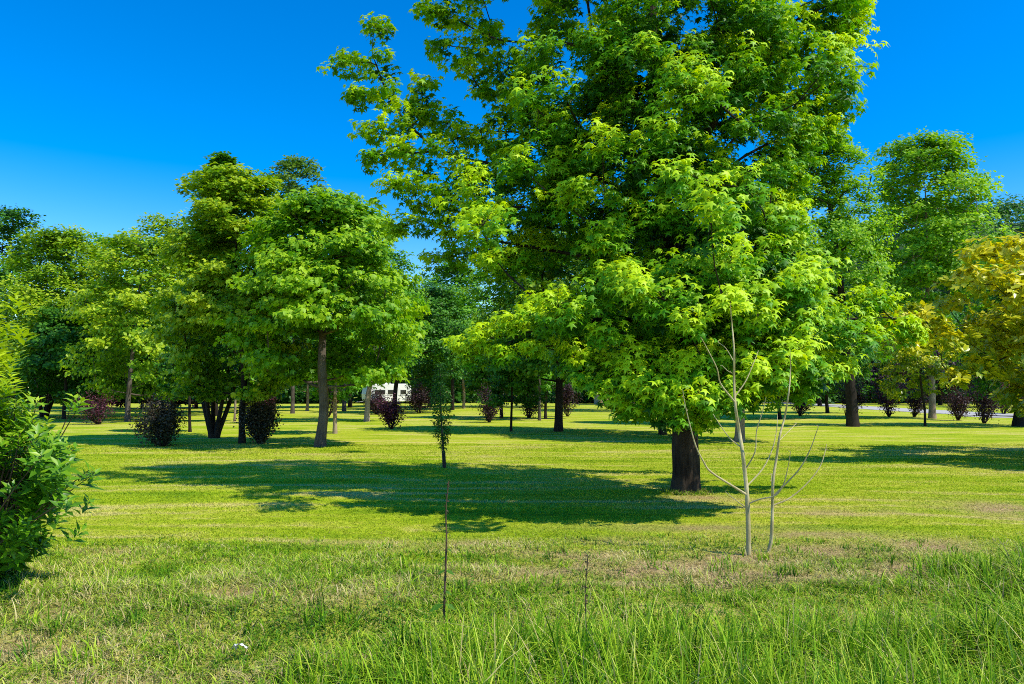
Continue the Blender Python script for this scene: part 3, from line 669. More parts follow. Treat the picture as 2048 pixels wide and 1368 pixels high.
T('broad_tree', 'large rounded tree with pale trunk on the right behind the golden magnolia', 'tree', (1865, 837), 1735, 1990, 280, 725, 13, 'maple', 'bark_pale', 24000, .22, OVAL, 'round', pads=120, seed=40, layered=.6, padr=.26, tone0=.5)
T('young_tree', 'thin crooked young tree with yellowing leaves in front of the pale trunk on the right', 'tree', (1850, 852), 1760, 1890, 610, 800, 5, 'magnolia', 'bark_dark', 5200, .17, BROAD, 'round', pads=42, seed=41, tone0=.45)
T('dark_tree', 'dark tree at the right edge with its trunk cut by the frame', 'tree', (2038, 853), 1940, 2160, 560, 800, 20, 'deep', 'bark_dark', 9000, .16, OVAL, 'round', pads=60, seed=42)
T('distant_tree', 'far tree with sunlit trunk on the left of the sunny bank', 'tree', (585, 805), 545, 625, 640, 770, 7, 'beech', 'bark_pale', 3600, .32, OVAL, 'round', pads=30, seed=43)
T('distant_tree', 'far tree with whitish trunk close left of the grey maple trunk', 'tree', (614, 822), 585, 650, 660, 785, 6, 'pale', 'bark_pale', 3000, .22, OVAL, 'round', pads=28, seed=44)
T('distant_tree', 'thin tree with cream trunk between the vase-like tree and the dark maple trunk', 'tree', (469, 843), 430, 510, 680, 785, 5, 'fresh', 'bark_pale', 2600, .2, OVAL, 'round', pads=26, seed=45)
T('distant_tree', 'thin far trunk right of the columnar sapling under dark foliage', 'tree', (927, 817), 880, 975, 660, 775, 6, 'deep', 'bark_pale', 3600, .27, OVAL, 'round', pads=32, seed=46)
T('young_tree', 'slender dark trunk between the shaded shrub and the vase-like tree', 'tree', (380, 864), 325, 425, 640, 800, 6, 'deep', 'bark_dark', 4200, .14, OVAL, 'round', pads=36, seed=47)
T('park_tree', 'green tree filling the gap behind the lime tree and the yellow-green maple', 'tree', (322, 824), 225, 470, 440, 795, 9, 'maple_y', 'bark_dark', 10000, .26, OVAL, 'round', pads=65, seed=48)
T('dark_tree', 'dark tree behind the purple shrubs along the gravel road', 'tree', (1640, 812), 1560, 1730, 600, 785, 8, 'deep', 'bark_dark', 8000, .32, OVAL, 'round', pads=50, seed=49)
T('dark_tree', 'dark broad tree beyond the gravel road under the large rounded tree', 'tree', (1800, 806), 1700, 1900, 600, 790, 8, 'deep', 'bark_dark', 9000, .36, OVAL, 'round', pads=55, seed=50)
T('park_tree', 'dim green tree deep behind the sweetgum crown', 'tree', (1300, 822), 1180, 1430, 540, 765, 9, 'deep', 'bark_dark', 9000, .25, OVAL, 'round', pads=60, seed=51)
T('park_tree', 'green tree top seen between the far left trees against the sky', 'tree', (205, 818), 130, 330, 476, 770, 8, 'fresh', 'bark_dark', 7000, .3, OVAL, 'round', pads=50, seed=52)

for (bx, by, x0_, x1_, yt, lab, sd) in [(285, 818, 195, 345, 690, 'low dark copper-leaved tree behind the pale trunk foot on the left', 201), (392, 816, 330, 450, 700, 'low dark copper-leaved tree behind the slender dark trunk and the vase-like tree', 202),
        (1735, 806, 1640, 1800, 690, 'dark copper-leaved tree across the gravel road right of the thick dark trunk', 203), (1880, 810, 1790, 1960, 690, 'dark copper-leaved tree across the road behind the pale trunk', 204), (1990, 815, 1930, 2090, 690, 'dark copper-leaved tree across the road at the right edge', 205)]:
    T('copper_tree', lab, 'tree', (bx, by), x0_, x1_, yt, by - 5, 7, 'purple_dark', 'bark_dark', 5000, .30, OVAL, 'round', pads=30, seed=sd, group='dark copper-leaved trees at the lawn edge', layered=.8)
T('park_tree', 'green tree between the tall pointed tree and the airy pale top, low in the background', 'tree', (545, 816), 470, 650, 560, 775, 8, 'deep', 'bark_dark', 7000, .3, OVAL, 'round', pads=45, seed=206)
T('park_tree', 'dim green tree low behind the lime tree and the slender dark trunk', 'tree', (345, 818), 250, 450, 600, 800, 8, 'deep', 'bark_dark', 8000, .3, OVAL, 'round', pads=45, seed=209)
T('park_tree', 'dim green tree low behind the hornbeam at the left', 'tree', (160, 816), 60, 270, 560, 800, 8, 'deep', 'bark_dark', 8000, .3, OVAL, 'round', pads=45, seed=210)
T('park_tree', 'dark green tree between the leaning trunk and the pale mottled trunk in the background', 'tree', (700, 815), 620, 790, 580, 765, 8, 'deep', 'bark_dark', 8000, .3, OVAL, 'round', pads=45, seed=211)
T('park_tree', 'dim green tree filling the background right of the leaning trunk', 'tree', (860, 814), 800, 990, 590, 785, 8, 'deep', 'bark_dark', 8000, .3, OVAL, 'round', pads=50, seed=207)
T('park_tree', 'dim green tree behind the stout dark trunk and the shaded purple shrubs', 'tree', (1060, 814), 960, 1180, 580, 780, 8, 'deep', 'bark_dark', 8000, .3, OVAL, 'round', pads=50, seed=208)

T('park_tree', 'hidden tree added behind the lowest sweetgum foliage left of the trunk to deepen the lawn shadow', 'tree', (1325, 869), 1150, 1450, 450, 780, 14, 'deep', 'bark_dark', 17000, .16, OVAL, 'round', pads=75, seed=212)  # unseen tree, added to cast more shadow onto the lawn behind the sweetgum

for (bx, by, x0_, x1_, yt, yb, lab, sd) in [(128, 838, 40, 225, 620, 800, 'low dark green tree added for lawn shade close behind the left bush sprigs, left of the lime tree', 221), (305, 834, 225, 395, 640, 800, 'low dark green tree added for lawn shade between the lime tree trunk and the slender dark trunk', 222),
        (1003, 836, 930, 1075, 640, 790, 'low dark green tree added for lawn shade behind the big shaded purple shrub', 223), (1560, 838, 1480, 1660, 600, 795, 'low dark green tree behind the shorter bare sapling', 224), (1655, 826, 1590, 1740, 620, 790, 'low dark green tree left of the thick dark trunk near the road', 225)]:
    T('park_tree', lab, 'tree', (bx, by), x0_, x1_, yt, yb, 7, 'deep', 'bark_dark', 8000, .22, OVAL, 'round', pads=45, seed=sd)  # those left of the sweetgum were added to shade the bright lawn strips

# golden magnolia at the right edge, its trunk outside the frame
def magnolia():
    rng = np.random.default_rng(61)
    Y = 18.3; b = np.array([15.2, Y, 0.0]); b[2] = float(gz(b[0], b[1]))
    root = empty('magnolia_tree', b, 'broad-leaved magnolia with golden yellow leaf tops reaching in from the right edge', 'tree', 'trees standing on the park lawn')
    tp = [b, b + (0, 0, 1.1), b + (-.1, 0, 2.5), b + (-.2, 0, 4.6)]
    trunk_mesh('trunk', tp, [.2, .17, .13, .04], M['bark_dark'], root, 12, .3, .06, 5)
    sk = Skel(curve_pts(tp, 4), np.interp(np.linspace(0, 1, 13), np.linspace(0, 1, 4), [.2, .17, .13, .04]))
    A = [(1900, 620, 45), (1930, 560, 50), (1960, 510, 40), (2010, 510, 45), (2048, 505, 45), (1990, 570, 55), (1880, 690, 45), (1830, 690, 40), (1930, 680, 50), (1950, 740, 38), (1800, 650, 34), (1985, 650, 55), (2030, 600, 55), (1910, 760, 30), (2000, 720, 45), (2040, 680, 50), (1985, 745, 30), (1850, 640, 36)]
    pads = [np.append(P(x, y, Y - .6 * rng.random() - .4), r / F * Y) for x, y, r in A]
    for k in range(150):
        z = .9 + 4.5 * rng.random(); rm = 3.9 * math.sin(PI * np.clip((z - .2) / 5.8, 0, 1)) ** .6
        a = rng.random() * 2 * PI; r = rm * math.sqrt(.2 + .8 * rng.random())
        pads.append(np.array([b[0] + .3 + math.cos(a) * r, Y + math.sin(a) * r, z, .45 + .2 * rng.random()]))
    pads = np.array(pads)
    for i_ in np.argsort(np.hypot(pads[:, 0] - b[0], pads[:, 1] - Y)): sk.attach(pads[i_, :3], lo=3, maxseg=.5, rng=rng)
    branch_mesh(sk, root, M['bark_dark'], .009, 2.2, 5)
    g = Geo()
    for x, y, z, r in pads:
        n = int(10 + 34 * r)
        dv = nrm(rng.normal(0, 1, (n, 3))); dv[:, 2] = np.abs(dv[:, 2]) * 1.1 - .35
        c = np.array([x, y, z]) + dv * r * (rng.random(n) ** .4)[:, None]
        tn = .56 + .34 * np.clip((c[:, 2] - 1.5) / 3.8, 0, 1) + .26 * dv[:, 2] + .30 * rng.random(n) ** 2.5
        per = 8; idx = np.repeat(np.arange(n), per); N = len(idx)
        ax = nrm(dv * .8 + np.array([0, 0, .7]))[idx]; rd = rng.normal(0, 1, (N, 3)); rd = nrm(rd - ax * (rd * ax).sum(1, keepdims=True))
        d = rd * .9 + ax * .45; nn = ax - rd * .4 + rng.normal(0, .15, (N, 3))
        put_leaves(g, BROAD, c[idx] + rng.normal(0, .02, (N, 3)), d, nn, .17 + .09 * rng.random(N), tn[idx] + .08 * rng.normal(0, 1, N))
    g.make('crown', M['magnolia'], root)
magnolia()

# ================================================================== SHRUBS
S = shrub
S('purple_shrub', 'sunlit reddish purple vase-shaped shrub in front of the white caravan', (783, 858), 750, 811, 788, 'purple', 3400, .085, 71)
S('purple_shrub', 'spreading purple shrub beside the pale trunk foot on the left', (197, 849), 158, 238, 783, 'purple', 2000, .085, 72, stems=18)
S('purple_shrub', 'purple shrub at the left edge half hidden by the leafy bush', (6, 838), -28, 34, 793, 'purple', 2200, .085, 73)
S('dark_shrub', 'large dark green-purple shrub standing in shade on the left lawn', (326, 892), 268, 378, 795, 'dusk', 5200, .075, 74, low=.02, stems=20, group='dark shaded shrubs')
S('dark_shrub', 'dark shrub in shade against the dark maple trunk', (520, 887), 484, 572, 788, 'dusk', 5200, .075, 75, low=.02, stems=20, group='dark shaded shrubs')
S('golden_shrub', 'yellow-green rounded shrub glowing behind the dark shrub', (511, 846), 484, 545, 768, 'golden', 3200, .11, 76, group=None)
S('purple_shrub', 'small purple shrub with arched top beside the yellow-green shrub', (537, 847), 518, 556, 778, 'purple', 1800, .10, 77)
S('purple_shrub', 'dark purple shrub behind the leaning trunk', (752, 829), 728, 782, 780, 'purple_dark', 2600, .11, 78)
S('purple_shrub', 'rounded dark purple shrub right of the white caravan', (838, 827), 803, 866, 768, 'purple_dark', 3200, .12, 79)
S('purple_shrub', 'purple small tree-like shrub between the maple trunk and the pale mottled trunk', (656, 835), 636, 700, 728, 'purple_dark', 2400, .10, 80)
S('purple_shrub', 'big dark purple shrub in shade right of the columnar sapling', (978, 845), 943, 1012, 772, 'purple_dark', 3200, .09, 81)
S('purple_shrub', 'dark purple shrub between the thin young tree and the pair of slim trunks', (1057, 836), 1030, 1083, 777, 'purple_dark', 2600, .10, 82)
S('purple_shrub', 'dark purple shrub partly behind the stout dark trunk', (1135, 833), 1108, 1160, 758, 'purple_dark', 2600, .10, 83)
S('purple_shrub', 'purple shrub under the right fringe of the sweetgum foliage', (1600, 832), 1576, 1624, 772, 'purple', 2400, .10, 84)
S('purple_shrub', 'tall purple shrub behind the thick dark trunk on the right', (1694, 836), 1668, 1740, 742, 'purple_dark', 2800, .10, 85)
S('purple_shrub', 'tall reddish purple shrub by the gravel road right of the thick dark trunk', (1778, 834), 1742, 1810, 750, 'purple', 3000, .10, 86)
S('purple_shrub', 'purple shrub by the road left of the pale trunk on the right', (1828, 834), 1804, 1858, 762, 'purple_dark', 2600, .10, 87)
S('purple_shrub', 'purple shrub by the road just right of the pale trunk', (1916, 841), 1880, 1948, 775, 'purple_dark', 3000, .09, 88)
S('purple_shrub', 'dark compact purple shrub nearest the road bend at right', (1968, 847), 1938, 2002, 768, 'purple_dark', 3000, .085, 89)
S('purple_shrub', 'purple shrub beside the right edge of the photo behind the road', (2006, 828), 1978, 2040, 757, 'purple', 2600, .11, 90)

# slender columnar sapling in the shade of the sweetgum
def columnar_sapling():
    rng = np.random.default_rng(95); b = G(889, 936); b[2] = float(gz(b[0], b[1])); Y = b[1]
    root = empty('columnar_sapling', b, 'slender dark columnar sapling with narrow drooping leaves standing in the sweetgum shadow', 'tree')
    g = Geo(); pp = curve_pts([b - (0, 0, .05), P(886, 890, Y), P(882, 830, Y), P(880, 730, Y)], 5)
    tube(g, pp, np.linspace(.030, .010, len(pp)), 7); g.make('trunk', M['bark_grey'], root, True)
    g = Geo(); c = pp[2:6]; tube(g, np.linspace(b + (0, 0, -.05), P(887, 902, Y), 5), np.full(5, .042), 10); g.make('trunk_guard', plainmat('black_guard', (.008, .008, .008), .6), root, True)
    g = Geo(); n = 330; z = .42 + 1.9 * rng.random(n) ** .85; a = rng.random(n) * 2 * PI
    r = .21 * np.sin(PI * np.clip((z - .3) / 2.15, 0, 1)) ** .8 * np.sqrt(rng.random(n))
    cx = np.interp(z, pp[:, 2], pp[:, 0]); C = np.stack([cx + np.cos(a) * r, Y + np.sin(a) * r, z], -1)
    idx = np.repeat(np.arange(n), 5); N = len(idx)
    d = np.stack([np.cos(a), np.sin(a), -.9 + 0 * a], -1)[idx] + rng.normal(0, .5, (N, 3))
    put_leaves(g, LANCE, C[idx] + rng.normal(0, .03, (N, 3)), d, rng.normal(0, 1, (N, 3)) + np.array([0, -.3, .6]), .09, .4 + .2 * rng.normal(0, 1, N))
    g.make('foliage', M['deep'], root)
columnar_sapling()

# ================================================================== BARE SAPLINGS
def bare(label, Y, main, r0, brs, seed):
    rng = np.random.default_rng(seed)
    b = P(main[0][0], main[0][1], Y); b[2] = float(gz(b[0], b[1]))
    root = empty('bare_sapling', b, label, 'sapling', 'leafless young saplings')
    mp = [b - np.array([0, 0, .04])] + [P(x, y, Y + .04 * k * (-1) ** k * .3) for k, (x, y) in enumerate(main[1:])]
    pp = curve_pts(mp, 5); g = Geo(); t = np.linspace(0, 1, len(pp)); tube(g, pp, r0 * (1 - t) ** .8 + .0032, 9, .06, seed); g.make('stem', M['sapbark'], root, True)
    for (pts, rb, dy) in brs:
        p0 = P(*pts[0], Y); st = pp[np.linalg.norm(pp - p0, axis=1).argmin()]
        q_ = [st] + [P(x, y, Y + dy * (k + 1) / len(pts)) for k, (x, y) in enumerate(pts[1:])]
        c = curve_pts(q_, 4); g = Geo(); tube(g, c, np.linspace(rb, .003, len(c)), 6, .05, seed)
        for k in range(2, len(c), 3):   # buds
            dirv = nrm(rng.normal(0, 1, 3) + np.array([0, 0, .8])); tube(g, np.array([c[k], c[k] + dirv * .014, c[k] + dirv * .024]), np.array([.0035, .0035, .001]), 4)
        o = g.make('branch', M['sapbark'], root, True)
    return root
bare('taller bare sapling with pale stem and upswept leafless branches in front of the sweetgum trunk', 7.85,
     [(1497, 1109), (1496, 1040), (1494, 990), (1490, 950), (1485, 905), (1478, 860), (1471, 815), (1468, 760), (1468, 700), (1464, 650), (1460, 605)], .023,
     [([(1492, 990), (1470, 975), (1422, 944), (1407, 923), (1392, 893), (1380, 851), (1371, 813), (1365, 779)], .014, -.5),
      ([(1493, 1016), (1475, 1003), (1451, 984)], .007, .3), ([(1496, 973), (1525, 938), (1544, 900), (1553, 862), (1555, 828)], .010, .4),
      ([(1491, 938), (1510, 904), (1513, 862), (1525, 824), (1532, 794)], .008, -.3), ([(1479, 900), (1460, 877), (1441, 851), (1426, 828)], .008, .3),
      ([(1470, 811), (1441, 767), (1434, 737), (1411, 691), (1401, 674)], .010, -.4), ([(1469, 801), (1491, 763), (1506, 729), (1517, 701)], .008, .3),
      ([(1497, 1003), (1521, 998), (1551, 991), (1567, 969), (1576, 934), (1581, 904)], .010, -.5), ([(1468, 712), (1452, 697), (1437, 685)], .005, .2), ([(1468, 752), (1456, 742), (1444, 731)], .004, .2)], 101)
bare('shorter curved bare sapling just right of the taller one, base bent at the ground', 7.95,
     [(1534, 1110), (1542, 1083), (1544, 1049), (1545, 1011), (1546, 965), (1553, 916), (1559, 874), (1569, 836), (1578, 782), (1581, 737), (1580, 699)], .017,
     [([(1546, 1011), (1578, 997), (1612, 969), (1639, 935), (1650, 904), (1653, 889)], .009, .4), ([(1547, 990), (1578, 961), (1601, 935), (1620, 900), (1631, 870), (1637, 853)], .009, -.4),
      ([(1557, 881), (1578, 862), (1593, 846)], .005, .3), ([(1546, 984), (1543, 965), (1543, 948)], .005, .1)], 102)

# dried weed stalks in the foreground
def weed_stalk(label, pts, Y, r, leaves, seed):
    rng = np.random.default_rng(seed); b = P(*pts[0], Y); b[2] = float(gz(b[0], b[1]))
    root = empty('weed_stalk', b, label, 'weed', 'dry weed stalks in the foreground'); c = curve_pts([b - np.array([0, 0, .03])] + [P(x, y, Y) for x, y in pts[1:]], 6)
    g = Geo(); tube(g, c, np.linspace(r, r * .35, len(c)), 7, .1, seed)
    for k in range(3, len(c), 2):
        a = rng.random() * 2 * PI; e = c[k] + np.array([math.cos(a) * .02, math.sin(a) * .02, .02]); tube(g, np.array([c[k], (c[k] + e) / 2, e]), np.array([r * .4, r * .3, r * .2]), 4)
    g.make('stalk', M['weedstem'], root, True)
    g = Geo(); n = 18; top = c[-8:]; tube(g, top, np.full(len(top), r * .6), 6); pt = top[(rng.random(n) * 8).astype(int)]; put_leaves(g, OVAL, pt, rng.normal(0, 1, (n, 3)), rng.normal(0, 1, (n, 3)), .022, .5 + .2 * rng.normal(0, 1, n)); g.make('seed_head', M['drybits'], root)
    for (x, y, s, dx) in leaves:
        g = Geo(); q_ = c[np.abs(c[:, 2] - P(x, y, Y)[2]).argmin()]
        put_leaves(g, LANCE, q_[None], np.array([[dx, -.4, -.25]]), np.array([[.2 * dx, -.5, .9]]), s, np.array([.25]), 1.5)
        g.make('leaf', M['weed'], root)
weed_stalk('tall dry brown weed stalk with a few green leaves in the centre foreground', [(886, 1275), (891, 1140), (893, 1080), (892, 1020), (897, 962)], 5.5, .0085, [(890, 1140, .08, 1), (890, 1142, .07, -1), (890, 1205, .13, -1), (890, 1200, .10, 1), (893, 1100, .05, 1), (892, 1110, .05, -1), (889, 1180, .06, 1)], 111)
weed_stalk('thinner dry weed stalk right of the taller one, at the bottom of the photo', [(1180, 1400), (1174, 1290), (1171, 1190), (1176, 1112)], 4.9, .006, [(1176, 1340, .1, 1), (1176, 1300, .07, -1), (1178, 1350, .08, -1)], 112)

# ================================================================== LEFT FOREGROUND BUSH
def bush():
    rng = np.random.default_rng(121); Y = 6.7
    b = np.array([-4.75, Y, 0.0]); b[2] = float(gz(b[0], b[1]))
    root = empty('leafy_bush', b, 'leafy bush with glossy narrow bright green leaves at the left edge', 'bush')
    gs = Geo(); gl = Geo()
    edge_y = np.array([560, 600, 700, 770, 820, 900, 960, 1040, 1100, 1150]); edge_x = np.array([5, 22, 26, 18, 85, 135, 150, 125, 75, 20])
    tips = []
    cl = []
    for k in range(90):
        py = 590 + 550 * rng.random(); ex = np.interp(py, edge_y, edge_x); cl.append((ex - 30 - 230 * rng.random() ** 1.4, py, Y + rng.normal(0, .40)))
    for k in range(1000):
        q_ = cl[k % 90]; px = q_[0] + rng.normal(0, 24); py = q_[1] + rng.normal(0, 24)
        if py < 600: continue
        if px > np.interp(py, edge_y, edge_x) + 4 or py > 1155: continue
        tips.append(P(px, py, q_[2] + rng.normal(0, .11)))
    nb = len(tips)
    for (px, py) in [(150, 795), (165, 800), (190, 945), (178, 940), (165, 1060), (140, 892), (150, 895), (85, 1090), (100, 1075), (60, 790), (75, 800), (28, 640), (35, 690), (22, 720), (38, 650), (30, 760), (45, 660), (40, 600), (30, 590), (180, 1000), (130, 985)]:
        tips.append(P(px, py, Y - .1 + .2 * rng.random()))
    tips = np.array(tips); core = b + np.array([0, 0, .1])
    for i_, t in enumerate(tips):
        if (i_ % 5 == 0 and .7 < t[2] < 1.7) or (i_ % 14 == 0) or (i_ >= nb and .75 < t[2] < 1.9):
            s0 = core + (t - core) * .3 * np.array([1, 1, .7]); pp = curve_pts([core + rng.normal(0, .06, 3) * np.array([1, 1, 0]), s0 + rng.normal(0, .05, 3) + np.array([0, 0, .12]), s0 + (t - s0) * .6 + rng.normal(0, .03, 3) + np.array([0, 0, .03]), t], 4)
            tube(gs, pp, np.linspace(.012, .003, len(pp)), 5)
        o = nrm(t - np.array([b[0], Y, .6])); ax = nrm(o * .7 + np.array([0, 0, .8]) + rng.normal(0, .25, 3))
        n = 13; kk = np.arange(n) / n; a = np.arange(n) * 2.4 + rng.random() * 6
        u = nrm(np.cross(ax, [.3, .9, .1])); v = np.cross(ax, u)
        rd = np.cos(a)[:, None] * u + np.sin(a)[:, None] * v
        pt = t - ax * (kk * .16)[:, None]
        d = rd * (.45 + .7 * kk)[:, None] + ax * (.9 - .6 * kk)[:, None]; nn = ax * .9 - rd * .4 + rng.normal(0, .1, (n, 3))
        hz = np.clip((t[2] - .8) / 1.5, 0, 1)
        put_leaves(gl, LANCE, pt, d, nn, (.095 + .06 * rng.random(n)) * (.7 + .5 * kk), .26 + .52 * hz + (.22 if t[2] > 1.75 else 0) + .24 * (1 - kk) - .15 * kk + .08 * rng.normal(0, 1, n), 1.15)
    gs.make('stems', M['twig'], root, True); gl.make('foliage', M['lance'], root)
bush()

# ================================================================== PAPER SCRAP
def paper():
    rng = np.random.default_rng(7); c = G(481, 1252); c[1] -= .0; c = P(481, 1251, 5.15)
    c[2] = float(gz(c[0], c[1])) + .085
    n = 9; u, v = np.meshgrid(np.linspace(-1, 1, n), np.linspace(-1, 1, n), indexing='ij')
    zz = .022 * (fbm(u, v, 2.2, 3, 3) - .5) * 3 + .03 * (1 - np.abs(u)) - .014 * v
    V = np.stack([c[0] + .042 * u + .008 * v, c[1] + .03 * v, c[2] + zz], -1).reshape(-1, 3)
    i, j = np.meshgrid(np.arange(n - 1), np.arange(n - 1), indexing='ij'); q_ = (i * n + j).ravel()
    o = mesh_obj('paper_scrap', V, np.stack([q_, q_ + n, q_ + n + 1, q_ + 1], -1), plainmat('white_paper', (.8, .8, .77), .8, .05, 40)); tag(o, 'crumpled white scrap of paper lying in the grass at lower left', 'litter')
paper()

# ================================================================== CARAVANS AND HOUSE
def prism(x0, x1, y0, y1, prof):
    """closed profile in (x,z) extruded along y"""
    n = len(prof); V = [(x, y0, z) for x, z in prof] + [(x, y1, z) for x, z in prof]
    Fc = [tuple(range(n)), tuple(range(2 * n - 1, n - 1, -1))] + [(i, (i + 1) % n + 0, (i + 1) % n + n, i + n)[::-1] for i in range(n)]
    return V, Fc
def boxm(name, x0, x1, y0, y1, z0, z1, mat, parent, bevel=0):
    V = [(x, y, z) for x in (x0, x1) for y in (y0, y1) for z in (z0, z1)]
    Fc = [(0, 1, 3, 2), (4, 6, 7, 5), (0, 4, 5, 1), (2, 3, 7, 6), (0, 2, 6, 4), (1, 5, 7, 3)]
    o = mesh_obj(name, V, Fc, mat, parent)
    if bevel:
        m = o.modifiers.new('edge', 'BEVEL'); m.width = bevel; m.segments = 3
    return o
def cyl_y(name, x, y0, y1, z, r, mat, parent):
    g = Geo(); tube(g, np.array([(x, y0, z), (x, y0 + .001, z), (x, y1, z)]), np.array([r, r, r]), 18); o = g.make(name, mat, parent, True)
    return o
def caravan(label, px0, px1, Y, body_col, seed, hatch=True, rot=0):
    x0, x1 = P(px0, 780, Y)[0], P(px1, 780, Y)[0]; L = x1 - x0
    root = empty('caravan', ((x0 + x1) / 2, Y, 0), label, 'caravan'); root.location.z = 0
    wm = plainmat('caravan_shell', body_col, .35, .03, 1); gl = plainmat('dark_glass', (.02, .025, .03), .08, .1); rb = plainmat('rubber', (.015, .015, .015), .8); tr = plainmat('grey_trim', (.25, .25, .26), .4)
    prof = [(x0 + .25, .45), (x0 + .05, .75), (x0, 1.35), (x0 + .18, 2.25), (x0 + .45, 2.52), (x1 - .30, 2.58), (x1 - .08, 2.40), (x1, 1.5), (x1 - .06, .7), (x1 - .3, .45)]
    V, Fc = prism(x0, x1, Y, Y + 2.1, prof); o = mesh_obj('body', V, Fc, wm, root); bv = o.modifiers.new('edge', 'BEVEL'); bv.width = .06; bv.segments = 3
    for a, c in ((.12, .36), (.42, .62), (.72, .86)):
        w = boxm('window', x0 + L * a, x0 + L * c, Y - .015, Y + .03, 1.30, 1.80, gl, root, .01)
        boxm('frame', x0 + L * a - .03, x0 + L * c + .03, Y - .012, Y - .004, 1.805, 1.84, tr, w)
    boxm('door', x0 + L * .635, x0 + L * .705, Y - .012, Y + .02, .6, 2.2, plainmat('door_panel', tuple(c * .9 for c in body_col), .4), root, .01)
    boxm('trim_strip', x0 + .05, x1 - .05, Y - .008, Y + .01, 1.12, 1.18, tr, root)
    if hatch: boxm('roof_hatch', x0 + L * .33, x0 + L * .52, Y + .4, Y + 1.1, 2.5, 2.68, wm, root, .03)
    for cx in (x0 + L * .52,):
        cyl_y('wheel', cx, Y - .02, Y + .2, .32, .32, rb, root)
    g = Geo(); tube(g, np.array([(x0 + .1, Y + 1, .5), (x0 - .6, Y + 1, .45), (x0 - 1.2, Y + 1, .42)]), np.array([.05, .05, .05]), 6); g.make('drawbar', tr, root, True)
    root.rotation_euler.z = math.radians(rot)
    return root
caravan('white caravan with dark windows parked at the far end behind the purple shrub', 735, 830, 88.0, (.90, .90, .88), 1, True, 38)
caravan('beige caravan in shade far behind the vase-like tree and the dark maple trunk', 402, 474, 96.0, (.42, .38, .31), 2, False)
def house():
    Y = 92.0; x0, x1 = P(1200, 780, Y)[0], P(1345, 780, Y)[0]
    root = empty('house', ((x0 + x1) / 2, Y, 0), 'low house with sunlit peach walls glimpsed through the lower sweetgum leaves', 'house')
    wall = plainmat('peach_render', (.72, .46, .30), .9, .1, 2); tile = plainmat('brown_roof_tile', (.26, .12, .075), .8, .25, 6)
    boxm('wall', x0, x1, Y, Y + 7, 0, 2.6, wall, root)
    V = [(x0 - .4, Y - .5, 2.55), (x1 + .4, Y - .5, 2.55), (x1 + .4, Y + 7.5, 2.55), (x0 - .4, Y + 7.5, 2.55), (x0 - .4, Y + 3.5, 4.5), (x1 + .4, Y + 3.5, 4.5)]
    mesh_obj('roof', V, [(0, 1, 5, 4), (2, 3, 4, 5), (0, 4, 3), (1, 2, 5), (0, 3, 2, 1)], tile, root)
    L = x1 - x0
    fr = plainmat('window_frame', (.75, .73, .7), .5); gl = plainmat('house_glass', (.02, .025, .03), .1)
    for a in (.2, .72):
        f_ = boxm('window', x0 + L * a, x0 + L * a + 1.3, Y - .03, Y + .05, .9, 2.1, fr, root)
        boxm('pane', x0 + L * a + .08, x0 + L * a + 1.22, Y - .045, Y - .032, .98, 2.02, gl, f_)
    boxm('door', x0 + L * .48, x0 + L * .48 + 1.0, Y - .03, Y + .05, .02, 2.1, plainmat('brown_door', (.16, .08, .04), .6), root)
house()

# ================================================================== FAR WOOD AND HILL
def far_wood():
    rng = np.random.default_rng(131); g = Geo()
    xs = np.arange(-105, 125, 3.2); C = []; tn = []
    for row, (Y, hh) in enumerate(((104, 5.5), (112, 10.0), (124, 13))):
        for x in xs:
            if row == 0 and (-8 < x < 4 or 33 < x < 42): continue
            x_ = x + rng.normal(0, 1.3); y_ = Y + rng.normal(0, 2.0); H = hh * (.75 + .6 * rng.random()); r = 3.0 + 1.6 * rng.random(); n = 95
            dv = nrm(rng.normal(0, 1, (n, 3))); dv[:, 1] = -np.abs(dv[:, 1]) * .9 + .2
            c = np.stack([x_ + dv[:, 0] * r, y_ + dv[:, 1] * r, H * .5 + dv[:, 2] * H * .52], -1); c[:, 2] = np.maximum(c[:, 2], .15)
            C.append(c); tn.append((.62 if (row > 0 and -42 < x < -20) else .28) + .3 * (rng.random() - .5) + .2 * dv[:, 2])  # lighter tone on the left stretch stands in for sunlight on the bank
    C = np.concatenate(C); tn = np.concatenate(tn)
    n = len(C); idx = np.repeat(np.arange(n), 9); N = len(idx)
    Pt = C[idx] + rng.normal(0, .5, (N, 3)); Pt[:, 2] = np.maximum(Pt[:, 2], .05)
    nn = rng.normal(0, .6, (N, 3)) + np.array([0.2, -.6, .8]); d = rng.normal(0, 1, (N, 3))
    put_leaves(g, OVAL, Pt, d, nn, .55 + .25 * rng.random(N), tn[idx] + .15 * rng.normal(0, 1, N))
    o = g.make('far_wood', M['wood']); tag(o, 'dense green wood closing off the far end of the lawn', 'wood', kind='stuff')
far_wood()
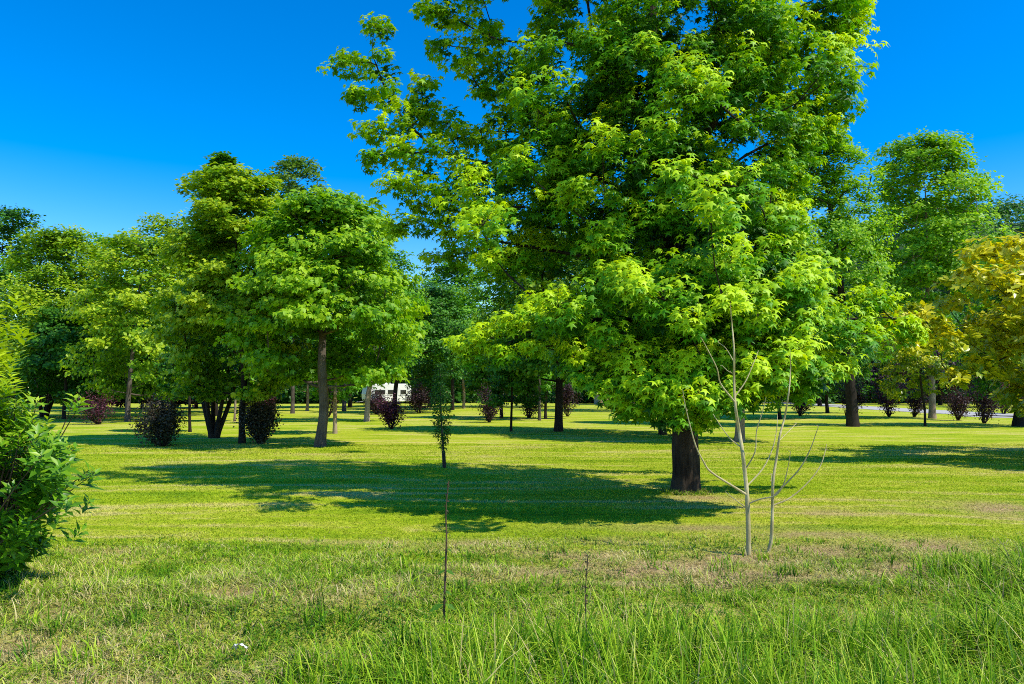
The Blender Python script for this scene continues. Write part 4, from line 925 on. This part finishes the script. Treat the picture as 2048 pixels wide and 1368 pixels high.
def hill():
    rng = np.random.default_rng(141)
    hx = np.linspace(40, 520, 60); hy = np.linspace(170, 520, 40)
    def hz(x, y):
        a = np.clip((y - 175) / 75, 0, 1); a = a * a * (3 - 2 * a)
        s = np.clip((x - 40) / 110, 0, 1); s = s * s * (3 - 2 * s)
        return 64 * a * s * (1 + .08 * np.sin(x * .03)) - .5
    X, Yg = np.meshgrid(hx, hy, indexing='ij'); V = np.stack([X, Yg, hz(X, Yg)], -1).reshape(-1, 3); n = len(hy)
    i, j = np.meshgrid(np.arange(len(hx) - 1), np.arange(n - 1), indexing='ij'); q_ = (i * n + j).ravel()
    o = mesh_obj('hill', V, np.stack([q_, q_ + n, q_ + n + 1, q_ + 1], -1), plainmat('hill_soil', (.03, .07, .02), .95, .3, .1), None, None, True); tag(o, kind='structure')
    g = Geo(); n = 900; x = 95 + 190 * rng.random(n); y = 178 + 95 * rng.random(n); r = 3.2 + 2.4 * rng.random(n); z = hz(x, y) + r * .7
    m = 60; idx = np.repeat(np.arange(n), m); N = len(idx); dv = nrm(rng.normal(0, 1, (N, 3))); dv[:, 2] = np.abs(dv[:, 2]); dv[:, 1] = np.where(dv[:, 1] > .3, -dv[:, 1], dv[:, 1])
    Pt = np.stack([x[idx], y[idx], z[idx]], -1) + dv * (r[idx] * (.8 + .3 * rng.random(N)))[:, None]
    put_leaves(g, OVAL, Pt, rng.normal(0, 1, (N, 3)), dv * .6 + np.array([.3, -.2, .7]) + rng.normal(0, .4, (N, 3)), .9 + .5 * rng.random(N), (.45 + .35 * (rng.random(n) - .5))[idx] + .2 * rng.normal(0, 1, N))
    o = g.make('hillside_wood', M['wood']); tag(o, 'dense wood covering the distant hill at the right edge', 'wood', kind='stuff')
hill()

# ================================================================== LIGHT, SKY, CAMERA
EL, AZ = math.radians(50), math.radians(25)     # sun to the right and a little behind the camera
sdir = Vector((math.cos(EL) * math.cos(AZ), -math.cos(EL) * math.sin(AZ), math.sin(EL)))
w = bpy.data.worlds.new('World'); scene.world = w; w.use_nodes = True
nt = w.node_tree; nt.nodes.clear()
sky = nt.nodes.new('ShaderNodeTexSky'); sky.sky_type = 'NISHITA'; sky.sun_disc = False
sky.sun_elevation = EL; sky.sun_rotation = math.atan2(sdir.x, sdir.y); sky.air_density = 1.0; sky.dust_density = .15; sky.ozone_density = 2.0
hs = nt.nodes.new('ShaderNodeHueSaturation'); hs.inputs['Hue'].default_value = .509; hs.inputs['Saturation'].default_value = 1.62; hs.inputs['Value'].default_value = 1.95
bg = nt.nodes.new('ShaderNodeBackground'); bg.inputs['Strength'].default_value = .12
ow = nt.nodes.new('ShaderNodeOutputWorld')
nt.links.new(sky.outputs[0], hs.inputs['Color']); nt.links.new(hs.outputs[0], bg.inputs[0]); nt.links.new(bg.outputs[0], ow.inputs[0])
ld = bpy.data.lights.new('Sun', 'SUN'); ld.energy = 5.0; ld.angle = math.radians(.5); ld.color = (1, .94, .77)
lo = bpy.data.objects.new('Sun', ld); lo.rotation_mode = 'QUATERNION'; lo.rotation_quaternion = (-sdir).to_track_quat('-Z', 'Y'); lo.location = (30, -10, 40); COL.objects.link(lo)

cd = bpy.data.cameras.new('Camera'); cd.sensor_width = 36; cd.lens = 36 * F / 2048; cd.clip_end = 3000; cd.clip_start = .05
co = bpy.data.objects.new('Camera', cd); co.location = (0, 0, CAM_H); co.rotation_euler = (PI / 2 + PITCH, 0, 0); COL.objects.link(co); scene.camera = co

scene.view_settings.view_transform = 'Standard'; scene.view_settings.look = 'None'; scene.view_settings.exposure = 0; scene.view_settings.gamma = 1
scene.render.engine = 'CYCLES'
c = scene.cycles; c.filter_width = 1.0; c.use_denoising = False; c.max_bounces = 4; c.diffuse_bounces = 1; c.glossy_bounces = 2; c.transmission_bounces = 3; c.transparent_max_bounces = 4; c.caustics_reflective = False; c.caustics_refractive = False
